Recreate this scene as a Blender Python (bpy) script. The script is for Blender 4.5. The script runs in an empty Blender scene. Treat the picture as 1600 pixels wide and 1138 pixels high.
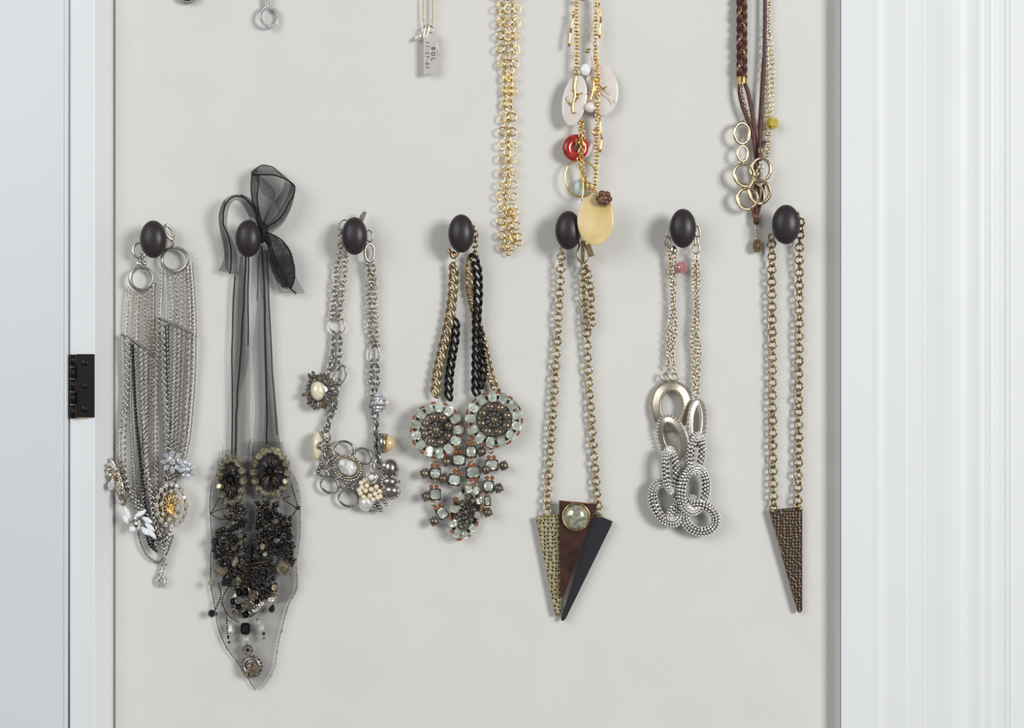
import bpy, math, random
import numpy as np
from mathutils import Matrix, Vector
random.seed(7)
R = random.Random(11)
D2R = math.pi/180
C = bpy.context.scene.collection
S = 0.0007            # metres per photo pixel on the back panel
D = 1.6               # camera distance to the back panel (m)

# ---------------------------------------------------------------- camera, light, exposure
cam = bpy.data.cameras.new('camera'); camo = bpy.data.objects.new('camera', cam); C.objects.link(camo)
camo.location = (0, -D, 0); camo.rotation_euler = (math.pi/2, 0, 0)
cam.sensor_width = 36; cam.lens = 36*D/(1600*S); cam.clip_start = .05; cam.clip_end = 50
bpy.context.scene.camera = camo
w = bpy.data.worlds.new('world'); bpy.context.scene.world = w; w.use_nodes = True
w.node_tree.nodes['Background'].inputs[0].default_value = (1, 1, 1, 1)
w.node_tree.nodes['Background'].inputs[1].default_value = .2
def area(name, loc, target, size, sy, power, col=(1, 1, 1)):
    l = bpy.data.lights.new(name, 'AREA'); l.shape = 'RECTANGLE'; l.size = size; l.size_y = sy
    l.energy = power; l.color = col
    o = bpy.data.objects.new(name, l); C.objects.link(o); o.location = loc
    o.rotation_euler = (Vector(target)-Vector(loc)).to_track_quat('-Z', 'Y').to_euler()
    return o
area('window_light', (3.8, -4.4, 1.0), (0, 0, 0), 1.6, 1.9, 240, (1, .99, .98))
area('fill_light', (-2.3, -3.0, 1.3), (0, 0, 0), 2.6, 2.2, 62, (.98, .99, 1))  # added fill softbox at front left, softens shadows and shows in the metals
vs = bpy.context.scene.view_settings
vs.view_transform = 'Standard'; vs.look = 'None'; vs.exposure = 0.06; vs.gamma = 1; vs.use_curve_mapping = False

# ---------------------------------------------------------------- pixel space (x right, y up = -py, d toward the camera)
def at(v):
    v = np.asarray(v, float).reshape(-1, 3)
    k = S*(D-v[:, 2]*S)/D
    return np.stack([(v[:, 0]-800)*k, -v[:, 2]*S, (v[:, 1]+569)*k], 1)
B3 = np.array([[1, 0, 0], [0, 0, -1], [0, 1, 0]], float)
def rx(a): a *= D2R; c, s = math.cos(a), math.sin(a); return np.array([[1,0,0],[0,c,-s],[0,s,c]])
def ry(a): a *= D2R; c, s = math.cos(a), math.sin(a); return np.array([[c,0,s],[0,1,0],[-s,0,c]])
def rz(a): a *= D2R; c, s = math.cos(a), math.sin(a); return np.array([[c,-s,0],[s,c,0],[0,0,1]])
def pt(p): return np.array([p[0], -p[1], p[2] if len(p) > 2 else 8.], float)
def rot(z=0, x=0, y=0): return rz(z) @ rx(x) @ ry(y)
def wmat(p, M3):      # p in pixel space (py down), M3 pixel-space 3x3 -> world Matrix
    q = pt(p); loc = at(q)[0]; k = S*(D-q[2]*S)/D
    A = B3 @ np.asarray(M3) * k
    return Matrix([list(A[0])+[loc[0]], list(A[1])+[loc[1]], list(A[2])+[loc[2]], [0, 0, 0, 1]])

# ---------------------------------------------------------------- materials
def ramp2(nt, fac, c1, c2, p1=.35, p2=.65):
    r = nt.nodes.new('ShaderNodeValToRGB'); e = r.color_ramp.elements
    e[0].position = p1; e[1].position = p2; e[0].color = (*c1, 1); e[1].color = (*c2, 1)
    nt.links.new(fac, r.inputs[0]); return r.outputs[0]
def mat(name, c, rough=.4, metal=0., c2=None, scale=300, bump=0., bscale=None, spec=.5, trans=0., coat=0., rand=0., sss=0., ior=1.45, tex='noise', alpha=1):
    m = bpy.data.materials.new(name); m.use_nodes = True; nt = m.node_tree; b = nt.nodes['Principled BSDF']
    b.inputs['Base Color'].default_value = (*c, 1); b.inputs['Roughness'].default_value = rough
    b.inputs['Metallic'].default_value = metal; b.inputs['Specular IOR Level'].default_value = spec
    b.inputs['Transmission Weight'].default_value = trans; b.inputs['Coat Weight'].default_value = coat; b.inputs['IOR'].default_value = ior
    b.inputs['Alpha'].default_value = alpha
    if sss: b.inputs['Subsurface Weight'].default_value = sss; b.inputs['Subsurface Radius'].default_value = (.004, .003, .002)
    tc = nt.nodes.new('ShaderNodeTexCoord'); n = nt.nodes.new('ShaderNodeTexNoise')
    geo = nt.nodes.new('ShaderNodeNewGeometry')
    n.inputs['Scale'].default_value = scale; n.inputs['Detail'].default_value = 4
    nt.links.new(geo.outputs['Position'], n.inputs['Vector'])
    col = None
    if c2: col = ramp2(nt, n.outputs[0], c, c2)
    if rand:
        oi = nt.nodes.new('ShaderNodeObjectInfo'); mr = nt.nodes.new('ShaderNodeMapRange')
        mr.inputs[3].default_value = 1-rand; mr.inputs[4].default_value = 1+rand
        nt.links.new(oi.outputs['Random'], mr.inputs[0])
        h = nt.nodes.new('ShaderNodeHueSaturation'); nt.links.new(mr.outputs[0], h.inputs['Value'])
        if col: nt.links.new(col, h.inputs['Color'])
        else: h.inputs['Color'].default_value = (*c, 1)
        col = h.outputs[0]
    if col: nt.links.new(col, b.inputs['Base Color'])
    if bump:
        bn = nt.nodes.new('ShaderNodeTexNoise'); bn.inputs['Scale'].default_value = bscale or scale
        nt.links.new(geo.outputs['Position'], bn.inputs['Vector'])
        bu = nt.nodes.new('ShaderNodeBump'); bu.inputs['Strength'].default_value = bump; bu.inputs['Distance'].default_value = .001
        nt.links.new(bn.outputs[0], bu.inputs['Height']); nt.links.new(bu.outputs[0], b.inputs['Normal'])
    return m
M = {}
M['panel'] = mat('linen_panel', (.655, .648, .618), .75, c2=(.672, .668, .64), scale=14, bump=.12, bscale=900, spec=.25)
M['paint'] = mat('white_paint', (.72, .74, .755), .5, c2=(.73, .75, .765), scale=9, bump=.02, bscale=60, spec=.5)
M['paintwarm'] = mat('door_paint', (.63, .66, .68), .3, c2=(.64, .67, .69), scale=7, bump=.02, bscale=50)
M['edge'] = mat('gap_shade', (.30, .30, .25), .8)  # dark tone that puts the shade of the narrow gaps into the colour
M['hinge'] = mat('black_hinge', (.008, .008, .010), .35, .4, spec=.4)
M['brasswear'] = mat('worn_brass_edge', (.35, .22, .12), .5, .6)
M['knob'] = mat('matte_aubergine', (.024, .018, .022), .40, c2=(.028, .022, .026), scale=60, bump=.02, bscale=500, spec=.5)
M['knobmetal'] = mat('dark_stem', (.03, .025, .025), .4, .6)
M['silver'] = mat('aged_silver', (.48, .46, .43), .25, 1, c2=(.75, .73, .69), scale=700, rand=.12)
M['silverdark'] = mat('oxidised_silver', (.16, .15, .14), .35, 1, c2=(.42, .40, .37), scale=500, rand=.15)
M['gunmetal'] = mat('grey_gunmetal', (.26, .25, .24), .28, 1, c2=(.48, .46, .43), scale=400, rand=.15)
M['nickel'] = mat('warm_nickel', (.38, .345, .29), .27, 1, c2=(.64, .59, .51), scale=500, rand=.2)
M['pavebase'] = mat('dark_pave_setting', (.09, .08, .065), .4, .8)
M['brass'] = mat('antique_brass', (.30, .22, .11), .3, 1, c2=(.62, .50, .30), scale=350, rand=.2)
M['bronze'] = mat('antique_bronze', (.24, .17, .08), .33, 1, c2=(.52, .40, .22), scale=300, rand=.2)
M['gold'] = mat('bright_gold', (.78, .50, .15), .2, 1, c2=(.98, .72, .30), scale=300, rand=.1)
M['palegold'] = mat('pale_gold', (.56, .44, .26), .26, 1, c2=(.84, .72, .50), scale=500, rand=.1)
M['champagne'] = mat('champagne_gold', (.52, .44, .31), .26, 1, c2=(.78, .70, .56), scale=600, rand=.1)
M['satin'] = mat('satin_champagne', (.50, .45, .37), .36, 1, c2=(.62, .57, .48), scale=90, bump=.05, bscale=500)
M['black'] = mat('black_metal', (.012, .011, .012), .24, .7, c2=(.035, .032, .032), scale=400, rand=.2)
M['blackbead'] = mat('black_glass', (.006, .006, .007), .12, 0, spec=.8, rand=.2)
M['smoke'] = mat('smoky_glass', (.10, .075, .05), .1, .3, c2=(.28, .23, .17), scale=300, spec=.9, rand=.3)
M['grnsmoke'] = mat('olive_crystal', (.16, .145, .085), .12, .7, c2=(.62, .57, .42), scale=330, spec=.9, rand=.3)
M['darkbrown'] = mat('dark_brown_bead', (.014, .010, .008), .2, .3, c2=(.055, .038, .028), scale=600, rand=.3)
M['crystal'] = mat('clear_crystal', (.74, .73, .71), .1, .6, c2=(.92, .91, .89), scale=500, spec=1, rand=.15)
M['baguette'] = mat('pale_green_crystal', (.52, .56, .48), .14, .6, c2=(.88, .92, .85), scale=160, spec=1, rand=.16)
M['pavestone'] = mat('pave_crystal', (.84, .83, .80), .12, .3, spec=1, rand=.1)
M['bluecrystal'] = mat('cool_crystal', (.60, .64, .70), .1, .6, c2=(.86, .9, .97), scale=420, spec=1, rand=.15)
M['opal'] = mat('milk_glass', (.80, .84, .85), .12, 0, spec=.7, sss=.1)
M['copper'] = mat('copper_crystal', (.28, .085, .035), .14, .5, c2=(.62, .26, .14), scale=500, spec=.9, rand=.2)
M['tanbead'] = mat('taupe_pearl_bead', (.12, .09, .06), .2, .6, c2=(.28, .23, .17), scale=250, rand=.2)
M['pearl'] = mat('cream_pearl', (.76, .68, .49), .22, .05, c2=(.82, .75, .58), scale=200, coat=.6, spec=.7)
M['pearlwhite'] = mat('white_pearl', (.82, .78, .72), .2, 0, coat=.6, spec=.7)
M['pearlgold'] = mat('golden_pearl', (.72, .56, .28), .2, .1, coat=.6, spec=.7)
M['agate'] = mat('grey_marbled_stone', (.30, .30, .30), .12, 0, c2=(.78, .78, .76), scale=130, spec=.8)
M['glassball'] = mat('grey_glass', (.55, .56, .56), .07, .3, c2=(.85, .85, .84), scale=120, spec=1)
M['pyrite'] = mat('pyrite_stone', (.20, .20, .14), .13, .35, c2=(.56, .55, .43), scale=260, coat=1, spec=.8)
M['copperplate'] = mat('brown_copper', (.040, .020, .018), .42, .5, c2=(.085, .036, .027), scale=60, bump=.1, bscale=400)
M['copperedge'] = mat('bare_copper_edge', (.42, .20, .12), .4, .8)
M['blackplate'] = mat('charcoal_plate', (.022, .021, .027), .48, .3, c2=(.026, .025, .031), scale=60)
M['shell'] = mat('pink_white_shell', (.76, .70, .65), .2, 0, c2=(.84, .80, .76), scale=30, coat=.5, alpha=.86)
M['red'] = mat('red_coral', (.26, .012, .008), .18, 0, c2=(.44, .035, .022), scale=170, coat=.6)
M['pinkshell'] = mat('pink_shell', (.70, .52, .50), .2, 0, c2=(.82, .74, .72), scale=150, coat=.5, alpha=.8)
M['jade'] = mat('pale_green_glass', (.58, .68, .60), .15, 0, spec=.6, alpha=.75)
M['yellowshell'] = mat('yellow_shell', (.62, .45, .17), .2, 0, c2=(.80, .66, .36), scale=28, coat=.5)
M['brownbead'] = mat('brown_wood_bead', (.055, .018, .012), .3, 0, c2=(.22, .09, .05), scale=180, coat=.3)
M['citrine'] = mat('yellow_citrine', (.50, .38, .03), .06, .2, c2=(.72, .60, .14), scale=260, spec=1)
M['leather'] = mat('brown_leather', (.060, .016, .010), .42, 0, c2=(.105, .032, .02), scale=200, bump=.3, bscale=1500)
M['ink'] = mat('dark_stamping', (.05, .045, .04), .6, .2)
M['tag'] = mat('brushed_silver_tag', (.66, .63, .58), .3, .45, c2=(.72, .69, .64), scale=50)
M['pinkgem'] = mat('pink_crystal', (.55, .20, .20), .1, .4, c2=(.85, .52, .52), scale=600, spec=1)
M['thread'] = mat('black_thread', (.006, .006, .008), .8)
M['braidchain'] = M['palegold']

def hammered(name, c1, c2, metal, sc):
    m = mat(name, c1, .33, metal); nt = m.node_tree; b = nt.nodes['Principled BSDF']
    uv = nt.nodes.new('ShaderNodeTexCoord'); v = nt.nodes.new('ShaderNodeTexVoronoi'); v.feature = 'F1'; v.voronoi_dimensions = '2D'
    mp = nt.nodes.new('ShaderNodeMapping'); mp.inputs['Rotation'].default_value = (math.pi/2, 0, 0); nt.links.new(uv.outputs['Object'], mp.inputs[0])
    v.inputs['Scale'].default_value = sc; v.inputs['Randomness'].default_value = .55
    nt.links.new(mp.outputs[0], v.inputs['Vector'])
    col = ramp2(nt, v.outputs['Distance'], c1, c2, .16, .34); nt.links.new(col, b.inputs['Base Color'])
    bu = nt.nodes.new('ShaderNodeBump'); bu.inputs['Strength'].default_value = .55; bu.inputs['Distance'].default_value = .0012
    nt.links.new(v.outputs['Distance'], bu.inputs['Height']); nt.links.new(bu.outputs[0], b.inputs['Normal'])
    return m
M['hambrass'] = hammered('hammered_brass', (.045, .035, .015), (.62, .54, .33), .9, 235)
M['hambronze'] = hammered('hammered_bronze', (.012, .008, .006), (.105, .075, .052), .6, 300)

def tulle(name, cov):
    m = bpy.data.materials.new(name); m.use_nodes = True; nt = m.node_tree; nt.nodes.remove(nt.nodes['Principled BSDF'])
    out = nt.nodes['Material Output']; mix = nt.nodes.new('ShaderNodeMixShader'); tr = nt.nodes.new('ShaderNodeBsdfTransparent')
    df = nt.nodes.new('ShaderNodeBsdfDiffuse'); df.inputs[0].default_value = (.02, .02, .026, 1)
    uv = nt.nodes.new('ShaderNodeTexCoord'); prev = None
    for ang in (30, -30, 90):
        mp = nt.nodes.new('ShaderNodeMapping'); mp.inputs['Rotation'].default_value = (0, 0, ang*D2R)
        wv = nt.nodes.new('ShaderNodeTexWave'); wv.inputs['Scale'].default_value = .14; wv.wave_profile = 'SIN'
        nt.links.new(uv.outputs['UV'], mp.inputs[0]); nt.links.new(mp.outputs[0], wv.inputs[0])
        if prev is None: prev = wv.outputs['Fac']
        else:
            mx = nt.nodes.new('ShaderNodeMath'); mx.operation = 'MAXIMUM'; nt.links.new(prev, mx.inputs[0]); nt.links.new(wv.outputs['Fac'], mx.inputs[1]); prev = mx.outputs[0]
    mr = nt.nodes.new('ShaderNodeMapRange'); mr.inputs[1].default_value = .45; mr.inputs[2].default_value = 1
    mr.inputs[3].default_value = cov*.35; mr.inputs[4].default_value = min(1, cov*1.75)
    nt.links.new(prev, mr.inputs[0]); nt.links.new(mr.outputs[0], mix.inputs[0])
    nt.links.new(tr.outputs[0], mix.inputs[1]); nt.links.new(df.outputs[0], mix.inputs[2]); nt.links.new(mix.outputs[0], out.inputs[0])
    return m
M['tulle'] = tulle('black_tulle', .29); M['tullebow'] = tulle('bow_tulle', .43)
M['tullelight'] = tulle('sheer_tulle', .20)
M['tulledark'] = tulle('gathered_tulle', .62)

# ---------------------------------------------------------------- mesh templates (vertices, faces) in pixel space
def t_torus(a, b, r, nu=18, nv=7, flat=1.):
    V = []; F = []
    for i in range(nu):
        t = 2*math.pi*i/nu; c, s = math.cos(t), math.sin(t); nx, ny = b*c, a*s; l = math.hypot(nx, ny); nx /= l; ny /= l
        for j in range(nv):
            p = 2*math.pi*j/nv; V.append((a*c+nx*r*math.cos(p), b*s+ny*r*math.cos(p), r*flat*math.sin(p)))
            F.append((i*nv+j, ((i+1) % nu)*nv+j, ((i+1) % nu)*nv+(j+1) % nv, i*nv+(j+1) % nv))
    return np.array(V), F
def t_sphere(nu=12, nv=8):
    V = [(0, 0, 1)]; F = []
    for j in range(1, nv):
        for i in range(nu):
            t = 2*math.pi*i/nu; p = math.pi*j/nv; V.append((math.sin(p)*math.cos(t), math.sin(p)*math.sin(t), math.cos(p)))
    V.append((0, 0, -1)); n = len(V)-1
    for i in range(nu):
        F.append((0, 1+i, 1+(i+1) % nu)); F.append((n, n-nu+(i+1) % nu, n-nu+i))
        for j in range(nv-2):
            a = 1+j*nu+i; b = 1+j*nu+(i+1) % nu; F.append((a, a+nu, b+nu, b))
    return np.array(V), F
def t_cut(outline, table=.55, h=1., low=-.6):
    n = len(outline); V = [(x*.75, y*.75, low) for x, y in outline]+[(x, y, 0) for x, y in outline]
    for i in range(n):
        x0, y0 = outline[i]; x1, y1 = outline[(i+1) % n]; V.append(((x0+x1)/2*.86, (y0+y1)/2*.86, h*.55))
    V += [(x*table, y*table, h) for x, y in outline]
    F = [tuple(range(n))[::-1], tuple(3*n+i for i in range(n))]
    for i in range(n):
        j = (i+1) % n
        F += [(i, j, n+j, n+i), (n+i, n+j, 2*n+i), (2*n+i, n+j, 2*n+j), (2*n+i, 2*n+j, 3*n+j), (2*n+i, 3*n+j, 3*n+i)]
    return np.array(V, float), F
def t_step(outline):        # step cut
    n = len(outline); V = []; F = []
    for s_, z in ((.8, -.6), (1, 0), (.84, .75), (.68, .35), (.46, .8)): V += [(x-(1-s_)*np.sign(x)*.9, y-(1-s_)*np.sign(y)*.9, z) if s_ < 1 else (x, y, z) for x, y in outline]
    for k in range(4):
        for i in range(n): j = (i+1) % n; F.append((k*n+i, k*n+j, (k+1)*n+j, (k+1)*n+i))
    F += [tuple(range(n))[::-1], tuple(4*n+i for i in range(n))]
    return np.array(V, float), F
def circ(n, a=1, b=1, ph=0): return [(a*math.cos(2*math.pi*i/n+ph), b*math.sin(2*math.pi*i/n+ph)) for i in range(n)]
def t_box():
    V = [(x, y, z) for x in (-1, 1) for y in (-1, 1) for z in (-1, 1)]
    return np.array(V, float), [(0,1,3,2),(4,6,7,5),(0,4,5,1),(2,3,7,6),(0,2,6,4),(1,5,7,3)]
def t_bevbox(b=.18):
    out = [(-1+b, -1), (1-b, -1), (1, -1+b), (1, 1-b), (1-b, 1), (-1+b, 1), (-1, 1-b), (-1, -1+b)]; n = 8; V = []; F = []
    for s_, z in ((1-b, -1), (1, -1+b), (1, 1-b), (1-b, 1)): V += [(x*s_, y*s_, z) for x, y in out]
    for k in range(3):
        for i in range(n): j = (i+1) % n; F.append((k*n+i, k*n+j, (k+1)*n+j, (k+1)*n+i))
    F += [tuple(range(n))[::-1], tuple(3*n+i for i in range(n))]
    return np.array(V), F
def t_cab(n=20, m=6):
    V = [(math.cos(2*math.pi*i/n), math.sin(2*math.pi*i/n), -.25) for i in range(n)]; F = [tuple(range(n))[::-1]]
    for j in range(m):
        p = math.pi/2*j/m
        V += [(math.cos(p)*math.cos(2*math.pi*i/n), math.cos(p)*math.sin(2*math.pi*i/n), math.sin(p)) for i in range(n)]
    V.append((0, 0, 1))
    for k in range(m):
        for i in range(n): j = (i+1) % n; F.append((k*n+i, k*n+j, (k+1)*n+j, (k+1)*n+i))
    for i in range(n): F.append((m*n+i, m*n+(i+1) % n, (m+1)*n))
    return np.array(V), F
def t_cyl(n=12):
    V = [(math.cos(2*math.pi*i/n), y, math.sin(2*math.pi*i/n)) for y in (-1, 1) for i in range(n)]
    return np.array(V), [tuple(range(n)), tuple(range(2*n-1, n-1, -1))]+[((i+1) % n, i, n+i, n+(i+1) % n) for i in range(n)]
def t_disc(n=32):         # domed thin disc, edge rounded, front faces +z
    V = []; F = []
    for s_, z in ((.9, -1), (1, -.5), (1, .3), (.93, .9), (.5, 1.6)): V += [(s_*math.cos(2*math.pi*i/n), s_*math.sin(2*math.pi*i/n), z) for i in range(n)]
    V.append((0, 0, 1.8))
    for k in range(4):
        for i in range(n): j = (i+1) % n; F.append((k*n+i, k*n+j, (k+1)*n+j, (k+1)*n+i))
    F.append(tuple(range(n))[::-1])
    for i in range(n): F.append((4*n+i, 4*n+(i+1) % n, 5*n))
    return np.array(V), F
def marq(n=6): 
    pts = []
    for i in range(n+1): t = -1+2*i/n; pts.append((1-t*t, t))
    for i in range(1, n): t = 1-2*i/n; pts.append((-(1-t*t), t))
    return pts
def pear(n=12): return [(math.cos(2*math.pi*i/n)*(1-.32*(math.sin(2*math.pi*i/n)+1)*(1 if math.sin(2*math.pi*i/n) > 0 else .6)), math.sin(2*math.pi*i/n)) for i in range(n)]
oct_ = [(-.6, -1), (.6, -1), (1, -.6), (1, .6), (.6, 1), (-.6, 1), (-1, .6), (-1, -.6)]
T = {'sphere': t_sphere(), 'bead': t_sphere(8, 6), 'round': t_cut(circ(8)), 'tiny': t_cut(circ(6), .5), 'rect': t_step(oct_), 'marquise': t_cut(marq(), .5),
     'pear': t_cut(pear(), .55), 'cab': t_cab(), 'box': t_box(), 'bevbox': t_bevbox(), 'cyl': t_cyl(), 'disc': t_disc(),
     'fine': t_sphere(40, 28), 'facet': t_sphere(7, 5)}
SMOOTH = {'sphere', 'bead', 'cab', 'cyl', 'disc', 'fine'}

class MB:
    def __init__(s): s.V = []; s.F = []; s.sm = []; s.uv = []; s.n = 0
    def raw(s, V, F, smooth=True, uv=None):
        V = np.asarray(V, float); n = s.n; s.V.append(V); s.F += [tuple(i+n for i in f) for f in F]; s.sm += [smooth]*len(F); s.n += len(V)
        s.uv.append(np.asarray(uv, float) if uv is not None else V[:, :2]); return s
    def t(s, key, p, sc=(1, 1, 1), R3=None, smooth=None):
        V, F = T[key] if isinstance(key, str) else key
        if np.isscalar(sc): sc = (sc,)*3
        A = V*np.array(sc)
        if R3 is not None: A = A @ np.asarray(R3).T
        if smooth is None: smooth = (key in SMOOTH) if isinstance(key, str) else True
        return s.raw(A+pt(p), F, smooth)
    def tube(s, path, r, n=8, sub=6, closed=False, flat=None, end=None):
        P_ = spline([pt(p) for p in path], sub, closed); m = len(P_); V = []; F = []
        for i in range(m):
            if closed: tg = P_[(i+1) % m]-P_[i-1]
            else: tg = P_[min(i+1, m-1)]-P_[max(i-1, 0)]
            tg /= np.linalg.norm(tg)+1e-9; z = np.array([0, 0, 1.]) if abs(tg[2]) < .95 else np.array([1., 0, 0])
            a = np.cross(tg, z); a /= np.linalg.norm(a); b = np.cross(a, tg)
            rr = r if end is None else r+(end-r)*i/(m-1)
            fl = flat or 1
            for j in range(n): t = 2*math.pi*j/n; V.append(P_[i]+a*rr*math.cos(t)+b*rr*fl*math.sin(t))
        for i in range(m if closed else m-1):
            k = (i+1) % m
            for j in range(n): F.append((i*n+j, i*n+(j+1) % n, k*n+(j+1) % n, k*n+j))
        if not closed: F += [tuple(range(n))[::-1], tuple((m-1)*n+j for j in range(n))]
        return s.raw(V, F)
    def prism(s, pts2, d0, d1, bev=1.2):
        c = np.mean([(x, y) for x, y in pts2], 0); n = len(pts2); V = []; F = []
        def off(e): 
            r_ = []
            for x, y in pts2: v = np.array([x, y])-c; l = np.linalg.norm(v); v = v*(1-e/l)+c; r_.append((v[0], -v[1]))
            return r_
        for e, z in ((bev*.5, d0), (0, d0+.5), (0, d1-bev*.6), (bev, d1)): V += [(x, y, z) for x, y in off(e)]
        for k in range(3):
            for i in range(n): j = (i+1) % n; F.append((k*n+i, (k+1)*n+i, (k+1)*n+j, k*n+j))
        F += [tuple(range(n)), tuple(3*n+i for i in range(n))[::-1]]
        return s.raw(V, F, False)
    def loft(s, rows, nu=30, nv=8, rip=0., fr=3., ph=0.):
        L = spline([pt(r_[:3]) for r_ in rows], max(2, nu//(len(rows)-1))); Q = spline([pt(r_[3:]) for r_ in rows], max(2, nu//(len(rows)-1)))
        m = len(L); V = []; UV = []; F = []; acc = 0
        for i in range(m):
            if i: acc += np.linalg.norm((L[i]+Q[i]-L[i-1]-Q[i-1])/2)
            wd = np.linalg.norm(Q[i]-L[i])
            for j in range(nv+1):
                f = j/nv; p = L[i]*(1-f)+Q[i]*f; p = p+np.array([0, 0, rip*math.sin(fr*math.pi*f+ph+i*.12)*math.sin(math.pi*min(1, f*1.0))])
                V.append(p); UV.append((f*wd, acc))
        for i in range(m-1):
            for j in range(nv): a = i*(nv+1)+j; F.append((a, a+1, a+nv+2, a+nv+1))
        return s.raw(V, F, True, UV)
def spline(P, sub=6, closed=False):
    P = [np.asarray(p, float) for p in P]; n = len(P); out = []
    if n == 2 and not closed: return [P[0]+(P[1]-P[0])*i/sub for i in range(sub+1)]
    g = (lambda i: P[i % n]) if closed else (lambda i: P[i] if 0 <= i < n else (2*P[0]-P[1] if i < 0 else 2*P[-1]-P[-2]))
    for i in range(n if closed else n-1):
        a, b, c, d = g(i-1), g(i), g(i+1), g(i+2)
        for k in range(sub):
            t = k/sub; out.append(.5*(2*b+(c-a)*t+(2*a-5*b+4*c-d)*t*t+(3*b-a-3*c+d)*t**3))
    if not closed: out.append(P[-1])
    return out

# ---------------------------------------------------------------- objects
W = {}
def reg(o, parent, Mw):
    C.objects.link(o)
    if parent is not None:
        o.parent = parent; o.matrix_parent_inverse = W[parent.name].inverted()
    o.matrix_basis = Mw; W[o.name] = Mw; return o
def tag(o, label, cat, group=None):
    o['label'] = label; o['category'] = cat
    if group: o['group'] = group
    return o
def thing(name, label, cat, p, group=None):
    o = bpy.data.objects.new(name, None); o.empty_display_size = .01
    reg(o, None, Matrix.Translation(Vector(at(pt(p))[0]))); return tag(o, label, cat, group)
def tomesh(name, V, F, sm, uv, m):
    me = bpy.data.meshes.new(name); me.from_pydata(V.tolist(), [], F); me.polygons.foreach_set('use_smooth', sm)
    if uv is not None:
        l = me.uv_layers.new(name='uv'); idx = np.empty(len(me.loops), np.int32); me.loops.foreach_get('vertex_index', idx)
        l.data.foreach_set('uv', uv[idx].ravel())
    me.materials.append(M[m]); me.update(); return me
def part(name, mb, m, parent, label=None, stuff=False, uv=False):
    V = at(np.concatenate(mb.V)); c = V.mean(0); UV = np.concatenate(mb.uv) if uv else None
    o = bpy.data.objects.new(name, tomesh(name, V-c, mb.F, mb.sm, UV, m)); reg(o, parent, Matrix.Translation(Vector(c)))
    if label: o['label'] = label
    if stuff: o['kind'] = 'stuff'
    return o
cache = {}
def tmesh(key, m, data=None):
    k = (key, m)
    if k not in cache:
        V, F = data if data is not None else T[key]
        sm = data is not None or key in SMOOTH
        cache[k] = tomesh(str(key), np.asarray(V, float), F, [sm]*len(F), None, m)
    return cache[k]
def G(name, key, m, parent, p, sc, z=0, x=0, y=0, label=None):     # one shared-mesh piece
    if key in ('round', 'rect', 'pear', 'marquise') and parent is not None: x += R.uniform(-9, 9); y += R.uniform(-9, 9)
    if np.isscalar(sc): sc = (sc,)*3
    o = bpy.data.objects.new(name, tmesh(key, m)); reg(o, parent, wmat(p, rot(z, x, y) @ np.diag(sc)))
    if label: o['label'] = label
    return o
def ring(name, m, parent, p, a, b, r, z=0, x=0, y=0, flat=1., nu=28, label=None):
    dat = t_torus(a, b, r, nu, 8, flat)
    o = bpy.data.objects.new(name, tmesh(('t', a, b, r, flat), m, dat)); reg(o, parent, wmat(p, rot(z, x, y)))
    if label: o['label'] = label
    return o
def walk(path, pitch, sub=12):
    P_ = spline([pt(p) for p in path], sub); L = [0]
    for i in range(1, len(P_)): L.append(L[-1]+np.linalg.norm(P_[i]-P_[i-1]))
    n = max(2, int(round(L[-1]/pitch))); out = []; j = 0
    for k in range(n+1):
        s_ = L[-1]*k/n
        while j < len(L)-2 and L[j+1] < s_: j += 1
        f = (s_-L[j])/(L[j+1]-L[j]+1e-9); p = P_[j]*(1-f)+P_[j+1]*f; tg = P_[j+1]-P_[j]; tg = tg/(np.linalg.norm(tg)+1e-9)
        z = np.array([0, 0, 1.]); z = z-tg*z.dot(tg)
        if np.linalg.norm(z) < .1: z = np.array([1., 0, 0])-tg*tg[0]
        z /= np.linalg.norm(z); out.append((p, np.stack([np.cross(tg, z), tg, z], 1)))
    return out
def lrot(style, i, jit):
    j = lambda s_: R.uniform(-s_, s_)*jit
    if style == 'rolo': return ry((12 if i % 2 else 82)+j(22)) @ rz(j(8))
    if style == 'cable': return ry((28 if i % 2 else -52)+j(20)) @ rz(j(12))
    if style == 'curb': return rz(27+j(4)) @ ry(38+j(6))
    if style == 'curbr': return rz(-27+j(4)) @ ry(-38+j(6))
    if style == 'bead': return rz(j(20))
    if style == 'flat': return ry((8 if i % 2 else 30)+j(10)) @ rz(j(10))
def chain(parent, name, path, pitch, a, b, r, m, style='rolo', nu=10, nv=5, jit=1., key=None, label=None, mb=None):   # fine chain: one joined part
    own = mb is None; mb = mb or MB(); tpl = T[key] if key else t_torus(a, b, r, nu, nv)
    for i, (p, Bs) in enumerate(walk(path, pitch)):
        V, F = tpl; k = 1+R.uniform(-.06, .06)*jit
        A = (V*(np.array([a, b, r]) if key else 1)*k) @ (Bs @ lrot(style, i, jit)).T + p; mb.raw(A, F, not key or key in SMOOTH)
    if own: return part(name, mb, m, parent, label, stuff=True)
def links(parent, path, pitch, a, b, r, m, style='rolo', jit=1., name='link', nu=18, flat=1.):      # coarse chain: each link an object
    key = ('l', a, b, r, flat); dat = t_torus(a, b, r, nu, 7, flat)
    for i, (p, Bs) in enumerate(walk(path, pitch)):
        o = bpy.data.objects.new(name, tmesh(key, m, dat)); reg(o, parent, wmat((p[0], -p[1], p[2]), Bs @ lrot(style, i, jit)))
def struct(name, mb, m, label=None, parent=None):
    o = part(name, mb, m, parent, label); 
    if parent is None: o['kind'] = 'structure'
    return o

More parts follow.
